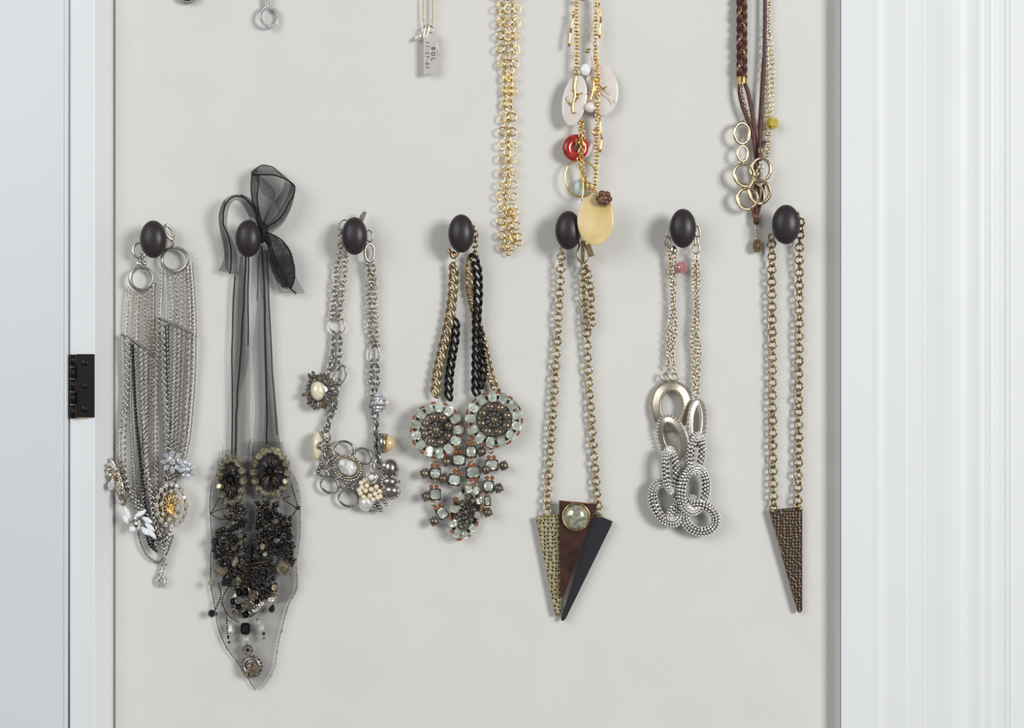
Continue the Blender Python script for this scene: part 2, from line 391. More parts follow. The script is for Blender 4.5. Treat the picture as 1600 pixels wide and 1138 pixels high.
# ---------------------------------------------------------------- setting
def slab(x0, x1, y0, y1, d0, d1): # pixel coords given at their own depth
    return MB().raw([(x, -y, d) for x in (x0, x1) for y in (y0, y1) for d in (d0, d1)], [(0,1,3,2),(4,6,7,5),(0,4,5,1),(2,3,7,6),(0,2,6,4),(1,5,7,3)], False)
def xprofile(pts, mb=None, y0=-260, y1=1400, sh=0, xs=90):     # vertical extrusion of world-straight profile; pts (px at depth d, d)
    Vw = [(x, y, d) for x, d in pts for y in (0, 1)]; mb = mb or MB(); V = []
    for x, d in pts:
        for yy in (y0, y1):
            k = (D)/(D-d*S); V.append((x+(sh if yy == y0 and x > xs else 0), -(569+(yy-569)*k), d))
    F = [(2*i, 2*i+2, 2*i+3, 2*i+1) for i in range(len(pts)-1)]
    return mb.raw(V, F, False)
struct('wall_back', slab(180.5, 1330, -260, 1400, -16, 0), 'panel')
struct('trim_1', slab(174, 181.5, -300, 1440, -16, -1.5), 'edge', 'dark strip coloured as the shaded gap beside the panel')
# left jamb : face with hinge, bevelled return down to the panel
struct('trim_2', xprofile([(108, 2), (108.5, 36), (110, 38), (146.5, 40), (148.5, 39), (171, 12), (176.5, 2), (177, -16)]), 'paint')
# door leaf on the left with a rounded edge
struct('door_1', xprofile([(-260, 44), (0, 44), (86, 44), (98, 44), (99.5, 45), (101, 45.4), (102.5, 44.8), (105.5, 42), (106.6, 36), (106.6, 2)], sh=1.9), 'paintwarm')
# dark slab added behind the door and jamb joint, its colour stands for shade
struct('trim_3', slab(104, 112, -300, 1440, -16, 3), 'edge')
# right casing : moulded profile
prof = [(1313, 20), (1314.5, 30), (1364, 30), (1368, 31.5), (1373, 31.5), (1376, 27), (1379, 25), (1386, 24), (1398, 26), (1410, 28), (1415, 28.6), (1418, 27.6), (1440, 27.4), (1444.5, 28.4), (1446, 27), (1449, 28), (1462, 30), (1476, 34), (1488, 35.5), (1500, 34.5), (1509.5, 30),
        (1510, 26.5), (1513, 26.5), (1522, 28), (1529, 31), (1533, 31), (1538, 29), (1545, 30), (1549, 31.5), (1552, 29.5), (1560, 28.5), (1569.3, 28.5), (1570, 25.5), (1571, 28.5), (1577, 29), (1580, 31), (1583, 29), (1598, 28), (1640, 28), (1860, 28)]
def relief(x, d): return 26+(d-28.5)*.33 if x > 1313 else d
prof = [(x, relief(x, d)) for x, d in prof]
struct('trim_4', xprofile(prof), 'paint')
struct('trim_5', xprofile([(1302, -16), (1302.5, 0), (1313, 21), (1313.2, 24)]), 'panel', 'linen-coloured return at the right side of the panel')

# hinge
h = thing('butt_hinge', 'black butt hinge with three screws on the white jamb', 'hinge', (128, 604, 40))
part('leaf', MB().prism([(119, 553.5), (148, 553.5), (148, 652.5), (119, 652.5)], 39.5, 43, .8), 'hinge', h)
part('worn_edge', MB().prism([(116.5, 652), (137, 652), (137, 654), (116.5, 654)], 40, 42.6, .3), 'brasswear', h, 'worn brass edge below the leaf')
ks = [553.5, 573.5, 592, 612.5, 632.5, 654.5]
for i in range(5):
    k = part('knuckle', MB().t('cyl', (113.6, (ks[i]+ks[i+1])/2, 44), (5.2, (ks[i+1]-ks[i])/2-.7, 5.2)), 'hinge', h)
    if i % 2 == 0: part('worn_strip', MB().prism([(118, ks[i]+1.5), (119.4, ks[i]+1.5), (119.4, ks[i+1]-1), (118, ks[i+1]-1)], 42, 44.2, .3), 'brasswear', k)
for yy in (567, 603, 639):
    s_ = G('screw', 'cab', 'hinge', h, (132, yy, 43), (5.6, 5.6, 1.8))
    for a in (20, 110): G('slot', 'bevbox', 'knobmetal', s_, (132, yy, 44.95), (2.8, .7, .3), z=a)

# ---------------------------------------------------------------- knobs
knobs = [(239.5, 374, 20.5, 29.5, 'dark oval knob holding the silver multi-strand necklace'), (388, 373, 20, 29.2, 'dark oval knob in the middle of the black tulle bow'),
         (554, 369, 20, 29.6, 'dark oval knob holding the pearl and ring necklace'), (720.7, 365, 20.3, 30, 'dark oval knob holding the brass and black curb chains'),
         (888, 360, 20.5, 30.3, 'dark oval knob partly behind the yellow shell disc'), (1067, 357, 20.7, 30.8, 'dark oval knob holding the sparkling link necklace'),
         (1228.3, 351, 22, 31, 'rightmost dark oval knob, holding the single triangle pendant')]
HD = 36
for (x, y, a, b, lab) in knobs:
    base = wmat((x, y, HD), np.eye(3)).to_translation()
    k_ = (D)/(D-HD*S)           # straight back to the panel in the world
    bx, by = 800+(x-800)*(D-HD*S)/D, 569+(y-569)*(D-HD*S)/D
    o = thing('cabinet_knob', lab, 'knob', (bx, by, 0), 'oval knobs in the row')
    G('knob_head', 'fine', 'knob', o, (x, y, HD), (a, b, 15.5))
    G('stem', 'cyl', 'knobmetal', o, ((x+bx)/2, (y+by)/2, HD*.36), (6.5, 14, 6.5), x=90)
    G('collar', 'cyl', 'knobmetal', o, (bx, by, 1.6), (11, 1.6, 11), x=90)

# ================================================================ 1 silver multi strand necklace
n = thing('silver_necklace', 'silver multi-strand chain necklace with crystal brooches hanging from the leftmost knob', 'necklace', (240, 368, 20))
def beaded_ring(parent, m, p, a, b, r, z=0, mb2='silverdark', nb=40, rb=1.5, y=0):
    o = ring('ring', m, parent, p, a, b, r, z=z, y=y)
    mb = MB(); Rr = rot(z, 0, y)
    for i in range(nb):
        t = 2*math.pi*i/nb; v = Rr @ np.array([a*math.cos(t), b*math.sin(t), r*.95]); mb.t('tiny', (p[0]+v[0], p[1]-v[1], p[2]+v[2]), rb)
    part('beading', mb, mb2, o, stuff=True); return o
beaded_ring(n, 'silver', (221, 436, 14), 17, 18, 3, y=18)
beaded_ring(n, 'silver', (273, 406, 14), 20.5, 18.5, 3.2)
ring('ring', 'silver', n, (218, 392, 18), 10, 12, 2, y=15)
ring('ring', 'silver', n, (264, 363, 20), 6, 12, 2.6, z=25, y=35)
G('clasp', 'sphere', 'silver', n, (216, 412, 14), (4, 5, 3)); G('clasp', 'sphere', 'silver', n, (226, 412, 14), (3.4, 4.6, 3))
chain(n, 'chain', [(269, 374, 18), (270, 386, 16)], 4, 2.6, 3.4, 1, 'silver', 'cable')
chain(n, 'chain', [(221, 400, 17), (222, 418, 15)], 4, 2.6, 3.4, 1, 'silver', 'cable')
# upper strands
def bigstr(path, wd, m='silver', st='curb', dd=0):
    chain(n, 'strand', path, wd*.84, wd*.37, wd*.53, wd*.13, m, st, nu=9, nv=4)
for x0, y0, x1, y1, wd, m in [(202, 452, 196, 522, 7, 'silver'), (209, 456, 207, 525, 5, 'champagne'), (217, 457, 213, 530, 8, 'silver'), (225, 456, 225, 541, 7, 'silver'), (232, 453, 231, 545, 6, 'nickel'), (240, 447, 241, 552, 8, 'nickel')]:
    bigstr([(x0, y0, 12), ((x0+x1)/2-1, (y0+y1)/2, 10), (x1, y1, 9)], wd, m, R.choice(['curb', 'curbr']))
for x0, y0, x1, y1, wd, m in [(253, 420, 250, 495, 7, 'silver'), (263, 424, 264, 500, 7, 'silver'), (271, 426, 274, 503, 8, 'silver'), (281, 426, 282, 507, 8, 'silver'), (289, 424, 290, 510, 5, 'silver'), (294, 420, 298, 514, 8, 'nickel'), (299, 414, 305, 520, 7, 'silver')]:
    bigstr([(x0, y0, 12), ((x0+x1)/2+1, (y0+y1)/2, 11), (x1, y1, 11)], wd, m, R.choice(['curb', 'curbr']))
for (xa, ya, xb, yb) in ((191, 523, 239, 556), (247, 497, 306, 525)):
    bar = part('spacer_bar', MB().tube([(xa, ya, 13), ((xa+xb)/2, (ya+yb)/2-1.5, 14), (xb, yb, 13)], 2.4, 7), 'silver', n)
    chain(bar, 'beading', [(xa, ya, 16), ((xa+xb)/2, (ya+yb)/2-1.5, 17), (xb, yb, 16)], 4.6, 2, 2, 1.6, 'silverdark', 'bead', key='bead')
ends = (246, 836)
low = [ # top x,y ; mid (at 700) ; near bottom ; width ; material
 (191, 527, 193, 620, 187, 715, 212, 800, 8, 'silver'), (199, 533, 198, 600, 192, 690, 200, 770, 11, 'silver'), (207, 540, 211, 630, 217, 700, 228, 800, 7, 'blackbead'),
 (214, 545, 219, 640, 224, 740, 238, 810, 6, 'nickel'), (221, 549, 224, 640, 232, 740, 242, 815, 9, 'silver'), (229, 553, 229, 630, 231, 700, 226, 790, 8, 'silver'), (236, 556, 232, 640, 221, 720, 217, 790, 7, 'silverdark'),
 (205, 540, 204, 640, 210, 740, 216, 800, 6, 'silver'),
 (246, 503, 243, 600, 243, 720, 244, 815, 9, 'nickel'), (253, 507, 256, 600, 260, 700, 254, 800, 11, 'silver'), (261, 512, 263, 590, 264, 640, 263, 720, 8, 'black'),
 (267, 514, 266, 620, 259, 720, 250, 810, 6, 'silver'), (274, 517, 272, 620, 268, 700, 258, 790, 7, 'silver'), (281, 520, 278, 620, 274, 700, 262, 790, 9, 'silver'),
 (289, 523, 284, 610, 280, 690, 264, 770, 7, 'silver'), (297, 527, 294, 610, 286, 700, 266, 770, 10, 'nickel'), (304, 528, 302, 600, 292, 700, 270, 760, 8, 'silver'), (240, 520, 239, 640, 238, 740, 240, 800, 6, 'silverdark')]
for i, (a, b, c, d_, e, f, g_, k, wd, m) in enumerate(low):
    dd = 9+(i*5) % 7
    if m == 'blackbead': chain(n, 'strand', [(a, b, 15), (c, d_, 15), (e, f, 15), (g_, k, 13), (240, 855, 12)], 5.6, 3.2, 3.2, 3.2, m, 'bead', key='facet', label='strand of faceted black beads')
    else: bigstr([(a, b, dd+3), (c, d_, dd+R.uniform(-2, 2)), (e, f, dd), (g_, k, dd), (ends[0]+R.uniform(-6, 8), ends[1]+R.uniform(-6, 14), 10)], wd, m, R.choice(['curb', 'curbr']))
bigstr([(187, 720, 10), (196, 752, 14), (212, 782, 16), (228, 806, 14)], 10)
bigstr([(228, 740, 14), (236, 780, 16), (243, 808, 14)], 12)
bigstr([(233, 832, 12), (246, 850, 14), (262, 842, 13), (268, 828, 11)], 8); bigstr([(230, 822, 12), (244, 843, 16), (262, 834, 13)], 7, 'silverdark')
chain(n, 'strand', [(229, 836, 12), (234, 852, 13), (244, 861, 13)], 5, 3, 3, 3, 'blackbead', 'bead', key='facet')
for k, (xa, ya, xb, yb, sg) in enumerate([(247, 845, 257, 880, 9), (262, 838, 252, 882, 8)]): bigstr([(xa, ya, 10), ((xa+xb)/2+2, (ya+yb)/2, 11), (xb, yb, 9)], sg)
bigstr([(257, 880, 9), (254, 888, 9), (250, 899, 9), (246, 906, 8)], 9)
bigstr([(246, 906, 8), (246, 912, 8), (252, 916, 8), (259, 911, 8), (256, 903, 10), (251, 900, 9)], 7)
chain(n, 'swag_chain', [(216, 832, 10), (220, 850, 9), (228, 866, 8), (240, 877, 8), (252, 877, 9), (262, 862, 10), (270, 838, 12)], 3.2, 1.9, 2.4, .6, 'silverdark', 'cable', nu=8, nv=4)
# brooches
def flower(parent, p, r, m, npet=8, R3=(0, 0, 0), name='brooch', setm='silverdark', two=False, lab=None):
    z0, x0, y0 = R3; Rr = rot(z0, x0, y0)
    o = part(name, MB().t('disc', p, (r*.62, r*.62, 1.6), Rr), setm, parent, lab)
    G('gem', 'round', m, o, (p[0]+(Rr@[0, 0, 4])[0], p[1]-(Rr@[0, 0, 4])[1], p[2]+5), (r*.27, r*.27, r*.16), z0, x0, y0)
    for i in range(npet):
        t = 360*i/npet; v = Rr @ np.array([r*.66*math.cos(t*D2R), r*.66*math.sin(t*D2R), 2.5])
        ob = bpy.data.objects.new('petal', tmesh('marquise' if r > 14 else 'pear', m)); reg(ob, o, wmat((p[0]+v[0], p[1]-v[1], p[2]+v[2]), Rr @ rz(t-90) @ np.diag((r*.21, r*.36, r*.14))))
    return o
b1 = flower(n, (269, 722, 24), 19, 'bluecrystal', 8, (0, 0, 0), lab='clear crystal flower brooch')
flower(n, (291, 734, 23), 16, 'bluecrystal', 8, (10, 0, 35), lab='smaller clear crystal flower brooch')
# gold starburst brooch
o = part('brooch', MB().t(t_torus(22.5, 32.5, 2, 36, 6), (268, 790, 18)).t(t_torus(14, 22, 1.6, 30, 6), (267, 790, 20)).t(t_torus(7, 12, 1.6, 24, 6), (267, 791, 21)), 'bronze', n, 'gold brooch ringed with round crystals')
sp = MB()
for i in range(16):
    t = 2*math.pi*i/16; sp.tube([(267, 792, 23), (267+17*math.cos(t), 792+27*math.sin(t), 21)], .8, 5, 2)
sp.t('sphere', (267, 792, 23), 3); part('spokes', sp, 'gold', o)
for i in range(16):
    t = 2*math.pi*i/16; G('gem', 'round', 'crystal', o, (268+23*math.cos(t), 790+33*math.sin(t), 22+2*math.cos(t)), (4, 4.4, 2.8))
for i in range(7):
    t = 2*math.pi*(i+.5)/8+.5; G('gem', 'round', 'crystal', o, (266+14*math.cos(t), 790+22*math.sin(t), 24), (3.3, 3.6, 2.5))
G('gem', 'pear', 'crystal', o, (279, 793, 26), (6.5, 7.5, 4)) 
# white marquise spray
o = part('brooch', MB().t('sphere', (212, 817, 20), (9, 9, 4)), 'silverdark', n, 'silver brooch with white marquise petals')
for (x, y, a, l) in [(199, 803, 20, 12), (219, 803, -62, 11), (230, 813, -118, 10), (234, 824, -128, 11), (236, 834, -135, 12), (226, 830, -142, 9), (196, 812, 25, 8)]:
    G('petal', 'marquise', 'opal', o, (x, y, 24), (4.3, l, 2.6), z=a, label='white glass petal')
G('petal', 'cab', 'opal', o, (207, 827, 23), (5.3, 5, 3.5))
for (x, y) in [(206, 812), (212, 810), (213, 818), (207, 820), (217, 825), (218, 819)]: G('gem', 'round', 'baguette', o, (x, y, 26), (3.2, 3.2, 2.2))
# edge-on taupe brooch at the left
o = part('brooch', MB().t('disc', (184, 752, 20), (10, 38, 3), rot(17, 0, -50)), 'nickel', n, 'pale pinkish crystal brooch seen from the side')
for i in range(26):
    t = 2*math.pi*R.random(); q = math.sqrt(R.random()); G('gem', 'facet' if i % 3 else 'round', R.choice(['nickel', 'crystal', 'champagne']), o, (183+8*q*math.cos(t)+.28*(36*q*math.sin(t)), 757+36*q*math.sin(t), 27+R.uniform(0, 3)), R.uniform(2.4, 4))
G('gem', 'round', 'crystal', o, (174, 759, 30), (6, 7, 5)); G('gem', 'round', 'crystal', o, (184, 756, 30), (3.5, 4, 4))

# ================================================================ 2 black tulle necklace
n = thing('tulle_necklace', 'black tulle ribbon necklace tied in a bow, with dark beadwork on gauze', 'necklace', (400, 365, 20))
def rib(name, rows, m='tulle', rip=2., fr=3, nu=36, nv=8, lab=None): return part(name, MB().loft(rows, nu, nv, rip, fr), m, n, lab, uv=True)
def thr(path, r=.9): 
    P_ = [tuple(p[:2])+((p[2] if len(p) > 2 else 20),) for p in path]; mb = MB().tube([(x+R.uniform(-.5, .5), y, d) for x, y, d in [(q[0], -q[1], q[2]) for q in spline([pt(p) for p in P_], 3)]], r*1.25, 5, 3); part('thread', mb, 'thread', n)
# left loop
rib('bow_loop', [(404, 352, 24, 412, 350, 20), (398, 326, 28, 388, 336, 20), (384, 308, 32, 378, 320, 22), (366, 304, 32, 369, 313, 22), (351, 312, 30, 359, 322, 20), (342, 334, 28, 355, 345, 18), (343, 358, 26, 357, 362, 18), (348, 382, 24, 367, 384, 16), (350, 404, 20, 371, 402, 14), (341, 423, 16, 371, 430, 12)], 'tullebow', 2)
rib('bow_loop', [(406, 352, 22, 411, 352, 26), (398, 332, 24, 404, 328, 28), (386, 315, 26, 391, 311, 31), (374, 306, 28, 377, 303, 33)], 'tulledark', 1)
rib('bow_loop', [(378, 313, 15, 394, 318, 15), (386, 330, 13, 400, 330, 13), (391, 350, 12, 406, 350, 12)], 'tullebow', 1)
rib('bow_loop', [(350, 312, 33, 354, 316, 33), (342, 333, 31, 347, 337, 31), (343, 356, 28, 350, 360, 28), (350, 382, 26, 356, 384, 25), (352, 420, 20, 357, 424, 19)], 'tullebow', .5)
thr([(392, 318, 30), (380, 309, 33), (367, 307, 33), (354, 317, 32), (349, 335, 30), (350, 354, 28), (358, 374, 26), (361, 395, 24), (360, 428, 18)], 1)
# upper loop
rib('bow_loop', [(393, 272, 14, 396, 268, 14), (398, 263, 16, 408, 300, 14), (413, 257, 16, 420, 310, 14), (437, 268, 16, 430, 320, 14), (455, 284, 14, 435, 335, 12), (461, 293, 12, 430, 345, 12)], 'tulle', 1.5)
rib('bow_loop', [(393, 270, 26, 404, 272, 26), (392, 290, 26, 425, 292, 30), (393, 310, 26, 430, 304, 30), (397, 330, 24, 424, 322, 28), (406, 352, 22, 414, 350, 24)], 'tullebow', 2)
rib('bow_loop', [(392, 268, 27, 403, 264, 27), (392, 284, 27, 402, 286, 27), (392, 310, 26, 401, 310, 27), (400, 335, 24, 405, 335, 25), (410, 360, 22, 413, 360, 22)], 'tullebow', .5)
rib('bow_loop', [(445, 283, 24, 461, 290, 30), (440, 300, 22, 459, 310, 30), (425, 318, 22, 453, 330, 30), (415, 335, 22, 442, 350, 28), (408, 355, 22, 424, 365, 24)], 'tullebow', 2)
rib('bow_loop', [(455, 284, 26, 462, 291, 30), (451, 300, 26, 459, 310, 30), (443, 318, 26, 452, 330, 30), (428, 340, 24, 438, 350, 28), (412, 356, 22, 418, 362, 24)], 'tullebow', .5)
rib('bow_loop', [(393, 274, 28, 393, 268, 26), (415, 273, 30, 412, 258, 22), (438, 276, 30, 436, 268, 22), (460, 292, 30, 461, 290, 26)], 'tullebow', 1)
thr([(393, 273, 30), (412, 273, 32), (430, 274, 32), (448, 281, 32), (460, 291, 31), (459, 305, 31), (451, 318, 31), (443, 335, 31), (430, 347, 30), (412, 358, 26)], 1.1)
thr([(394, 272, 28), (392, 290, 27), (395, 315, 26), (405, 345, 24)], .7); thr([(404, 274, 30), (404, 290, 30), (402, 312, 30), (405, 335, 28), (411, 356, 26)], 1)
thr([(394, 268, 28), (404, 261, 26), (413, 258, 24), (428, 262, 22), (440, 274, 26)], .6)
# right lower leaf
rib('bow_tail', [(412, 365, 22, 414, 358, 22), (419, 390, 20, 440, 378, 26), (421, 412, 18, 455, 395, 28), (428, 432, 18, 460, 420, 26), (438, 446, 20, 460, 440, 22), (447, 452, 20, 456, 450, 20)], 'tulledark', 2.5)
rib('bow_tail', [(414, 362, 26, 416, 360, 28), (428, 385, 28, 446, 380, 32), (436, 410, 28, 458, 402, 32), (442, 432, 26, 459, 430, 28), (448, 448, 22, 458, 446, 24)], 'tullebow', 2.5)
rib('bow_tail', [(420, 400, 12, 455, 400, 12), (428, 430, 12, 462, 430, 12), (436, 458, 12, 477, 459, 14)], 'tulle', 1.5)
rib('bow_tail', [(413, 372, 24, 421, 370, 24), (421, 395, 26, 428, 390, 28), (432, 425, 26, 438, 420, 28), (444, 447, 22, 450, 445, 24)], 'tullebow', .5)
for q in ([(414, 365, 28), (428, 395, 30), (440, 425, 28), (452, 448, 24), (463, 459, 16)], [(414, 362, 30), (436, 372, 32), (452, 392, 32), (460, 418, 30), (459, 440, 26), (452, 450, 24)], [(416, 370, 28), (422, 395, 26), (432, 425, 24), (446, 449, 22)], [(440, 448, 22), (448, 446, 24), (457, 450, 24)]): thr(q, 1.)
kn = MB(); kn.t('sphere', (411, 364, 24), (7, 17, 8), rot(-8)); kn.t('sphere', (406, 348, 26), (5, 16, 6), rot(20)); kn.t('sphere', (417, 374, 24), (5, 12, 6), rot(25))
part('knot', kn, 'thread', n, 'tight black knot of the bow')
# long ribbons
rib('ribbon', [(377, 398, 16, 390, 398, 14), (371, 425, 12, 390, 425, 10), (363, 460, 9, 388.5, 460, 8), (362.5, 520, 8, 388, 520, 7), (363, 600, 8, 391, 600, 8), (362, 650, 9, 391, 650, 8), (361, 728, 12, 390, 728, 10)], 'tulle', 2.5, 2)
rib('ribbon', [(375, 398, 20, 390, 398, 14), (372, 460, 14, 388.5, 460, 10), (370, 530, 13, 389, 560, 9), (363, 620, 13, 375, 620, 9), (362, 728, 14, 370, 728, 10)], 'tulle', 1)
rib('ribbon', [(399, 395, 12, 419, 390, 14), (401, 430, 10, 419, 430, 10), (402, 470, 8, 421, 470, 8), (395, 540, 8, 424, 540, 8), (397, 600, 7, 427, 600, 8), (398, 650, 8, 433, 650, 9), (392, 728, 10, 441, 728, 10)], 'tulle', 2.5, 2)
rib('ribbon', [(405, 390, 18, 419, 390, 16), (404, 430, 14, 419, 430, 12), (411, 480, 12, 422, 480, 11), (413, 560, 12, 426, 560, 11), (414, 640, 12, 433, 640, 10), (406, 728, 13, 440, 728, 12)], 'tulle', 1)
for q, r_ in (([(384, 398, 18), (382, 460, 15), (379, 510, 14), (375, 565, 14), (371, 620, 14), (369, 660, 14), (368, 728, 15)], 1.15), ([(389, 398, 16), (388, 450, 12), (388, 540, 11)], .8), ([(367, 430, 12), (363, 520, 12), (363, 620, 13), (362, 728, 14)], .9),
              ([(409, 385, 20), (412, 430, 15), (414, 480, 14), (415, 560, 14), (417, 640, 14), (417, 695, 15)], 1.15), ([(418, 395, 16), (420, 460, 13), (424, 540, 12), (427, 600, 12), (433, 680, 12)], .7), ([(404, 400, 16), (402, 470, 12)], .5)): thr(q, r_)
# beaded gauze
def jg(a): return a+R.uniform(-2.2, 2.2)
edge = [(722, 362, 430), (730, 346, 446), (752, 332, 462), (790, 328, 469), (840, 331, 468), (880, 329, 463), (918, 330, 463), (950, 336, 449), (985, 342, 440), (1015, 356, 433), (1040, 374, 430), (1062, 388, 420), (1079, 399, 405)]
rows = []
for y, a, b in edge: rows.append((jg(a), y, 8, jg(b), y+(0 if y < 1070 else -2), 8))
part('gauze', MB().loft(rows, 72, 14, 3, 5), 'tullelight', n, uv=True)
rows2 = [(342, 705, 12, 372, 700, 12), (334, 760, 12, 352, 760, 12), (330, 800, 12, 350, 800, 12), (334, 860, 12, 352, 860, 12), (329, 890, 12, 352, 900, 12)]
part('gauze', MB().loft(rows2, 30, 6, 2, 3), 'tullelight', n, uv=True)
part('gauze', MB().loft([(396, 690, 12, 441, 690, 12), (397, 720, 12, 450, 720, 12), (440, 780, 12, 470, 770, 12), (445, 830, 10, 467, 830, 12), (440, 880, 10, 462, 880, 10), (440, 900, 10, 467, 920, 10), (432, 945, 10, 450, 940, 10)], 36, 6, 3, 3), 'tullelight', n, uv=True)
part('gauze', MB().loft([(386, 720, 14, 396, 720, 14), (384, 800, 14, 398, 800, 14), (383, 880, 14, 402, 880, 14), (384, 940, 14, 400, 940, 14)], 24, 6, 2, 2), 'tulle', n, uv=True)
thr([(a, y, 9) for y, a, b in edge[2:]], .45); thr([(b, y, 9) for y, a, b in edge[3:]], .3)
fz = MB()
for i in range(90):
    k = R.randrange(1, len(edge)-1); y, a, b = edge[k]; y2, a2, b2 = edge[k+1]; f = R.random(); yy = y+(y2-y)*f; xx = (a+(a2-a)*f) if i % 2 else (b+(b2-b)*f); s_ = -1 if i % 2 else 1
    if i % 4 == 1: continue
    fz.tube([(xx-s_*2, yy, 8), (xx+s_*R.uniform(0, 2), yy+R.uniform(-2, 2), 9), (xx+s_*R.uniform(0, 3), yy+R.uniform(-4, 4), 10)], .22, 3, 2)
for i in range(14):
    x0 = R.choice([R.uniform(345, 352), R.uniform(432, 442), R.uniform(384, 394)]); fz.tube([(x0, 712, 10), (x0+R.uniform(-4, 4), 700, 11), (x0+R.uniform(-6, 6), R.uniform(684, 695), 12)], .3, 3, 3)
part('frayed_threads', fz, 'thread', n, stuff=True)
# column of dark beadwork, joined small beads
def scatter(name, cnt, m, fn, rs, key='bead', d0=14, dv=6, st=True, par=None):
    mb = MB()
    for i in range(cnt):
        x, y = fn(); r_ = R.uniform(*rs); mb.t(key, (x, y, d0+R.uniform(0, dv)), (r_, r_*R.uniform(.8, 1.6), r_*.9), rot(R.uniform(0, 180)))
    return part(name, mb, m, par or n, stuff=st)
def inpoly(poly):
    xs = [p[0] for p in poly]; ys = [p[1] for p in poly]
    def f():
        while True:
            x, y = R.uniform(min(xs), max(xs)), R.uniform(min(ys), max(ys)); c = False
            for i in range(len(poly)):
                x1, y1 = poly[i]; x2, y2 = poly[i-1]
                if (y1 > y) != (y2 > y) and x < (x2-x1)*(y-y1)/(y2-y1)+x1: c = not c
            if c: return x, y
    return f
colL = [(355, 788), (382, 786), (385, 820), (387, 900), (388, 940), (376, 930), (356, 916), (346, 900), (334, 868), (331, 846), (336, 830), (352, 822), (350, 800)]
colR = [(398, 782), (438, 785), (432, 800), (455, 808), (455, 830), (462, 870), (452, 905), (440, 870), (425, 868), (428, 900), (436, 925), (410, 940), (392, 928), (396, 880), (402, 830)]
def strokes(cnt, fn, m, rad, ln, d0, par):
    mb = MB()
    for i in range(cnt):
        x, y = fn(); a = R.uniform(0, math.pi*2); l = R.uniform(*ln); mb.t('cyl', (x, y, d0+R.uniform(0, 6)), (rad, l, rad), rot(a/D2R, R.uniform(-30, 30)))
    return part('bugle_beads', mb, m, par, stuff=True)
beadL = inpoly(colL); beadR = inpoly(colR)
for f, cn in ((beadL, 240), (beadR, 360)):
    scatter('seed_beads', int(cn*1.2), 'blackbead', f, (1.4, 3.7)); scatter('seed_beads', cn//5, 'smoke', f, (1.0, 1.8), 'facet', 16); scatter('seed_beads', cn//2, 'darkbrown', f, (1.2, 2.4), 'facet', 17)
    strokes(cn//5, f, 'smoke', .6, (2, 4), 19, n); strokes(cn//3, f, 'darkbrown', .8, (2, 5), 18, n)
massR = inpoly([(398, 850), (412, 856), (422, 890), (424, 930), (408, 940), (396, 930), (394, 890)]); scatter('seed_beads', 220, 'blackbead', massR, (2, 3.6))
part('netting', MB().loft([(392, 850, 12, 412, 856, 12), (392, 890, 12, 422, 890, 12), (394, 936, 12, 426, 930, 12)], 12, 6, 1, 2), 'tulledark', n, uv=True)
def gemring(parent, p, a, b, cnt, m, gs, d, z=0, key='round', set_m='silverdark', jit=0., ph=0, name='gem'):
    for i in range(cnt):
        t = 2*math.pi*i/cnt+ph; v = rz(z) @ np.array([a*math.cos(t), b*math.sin(t), 0]); G(name, key, m, parent, (p[0]+v[0], p[1]-v[1], d), (gs[0]*R.uniform(1-jit, 1+jit), gs[1]*R.uniform(1-jit, 1+jit), gs[2]), z=z+t/D2R-90)
for (x, y, a, b, cnt) in ((361, 752, 18.5, 34, 13), (422.5, 739, 26, 35, 16)):
    o = part('medallion', MB().t('disc', (x, y, 13), (a, b, 1.5)), 'blackplate', n, 'oval medallion ringed with olive crystals')
    gemring(o, (x, y), a, b, cnt, 'grnsmoke', (7, 7, 5.5), 18, jit=.12)
    mb = MB(); 
    for i in range(70): t = R.uniform(0, 6.28); q = R.uniform(.1, .78); mb.tube([(x+a*.25*math.cos(t), y+b*.25*math.sin(t), 17), (x+a*q*math.cos(t), y+b*q*math.sin(t), R.uniform(17, 23))], .8, 4, 1)
    part('bugle_beads', mb, 'darkbrown', o, stuff=True)
    mb = MB()
    for i in range(26): t = R.uniform(0, 6.28); q = R.uniform(.3, .75); mb.tube([(x+a*.4*q*math.cos(t), y+b*.4*q*math.sin(t), 20), (x+a*q*math.cos(t), y+b*q*math.sin(t), R.uniform(19, 24))], .6, 4, 1)
    part('bugle_beads', mb, 'smoke', o, stuff=True)
    mb = MB()
    for i in range(46): t = R.uniform(0, 6.28); q = R.uniform(1.1, 1.26); mb.t('bead', (x+a*q*math.cos(t), y+b*q*math.sin(t), 15), R.uniform(1.2, 2))
    part('seed_beads', mb, 'smoke', o, stuff=True)
    G('gem', 'rect', 'blackbead', o, (x-1, y-3, 23), (7, 8, 5), z=8)
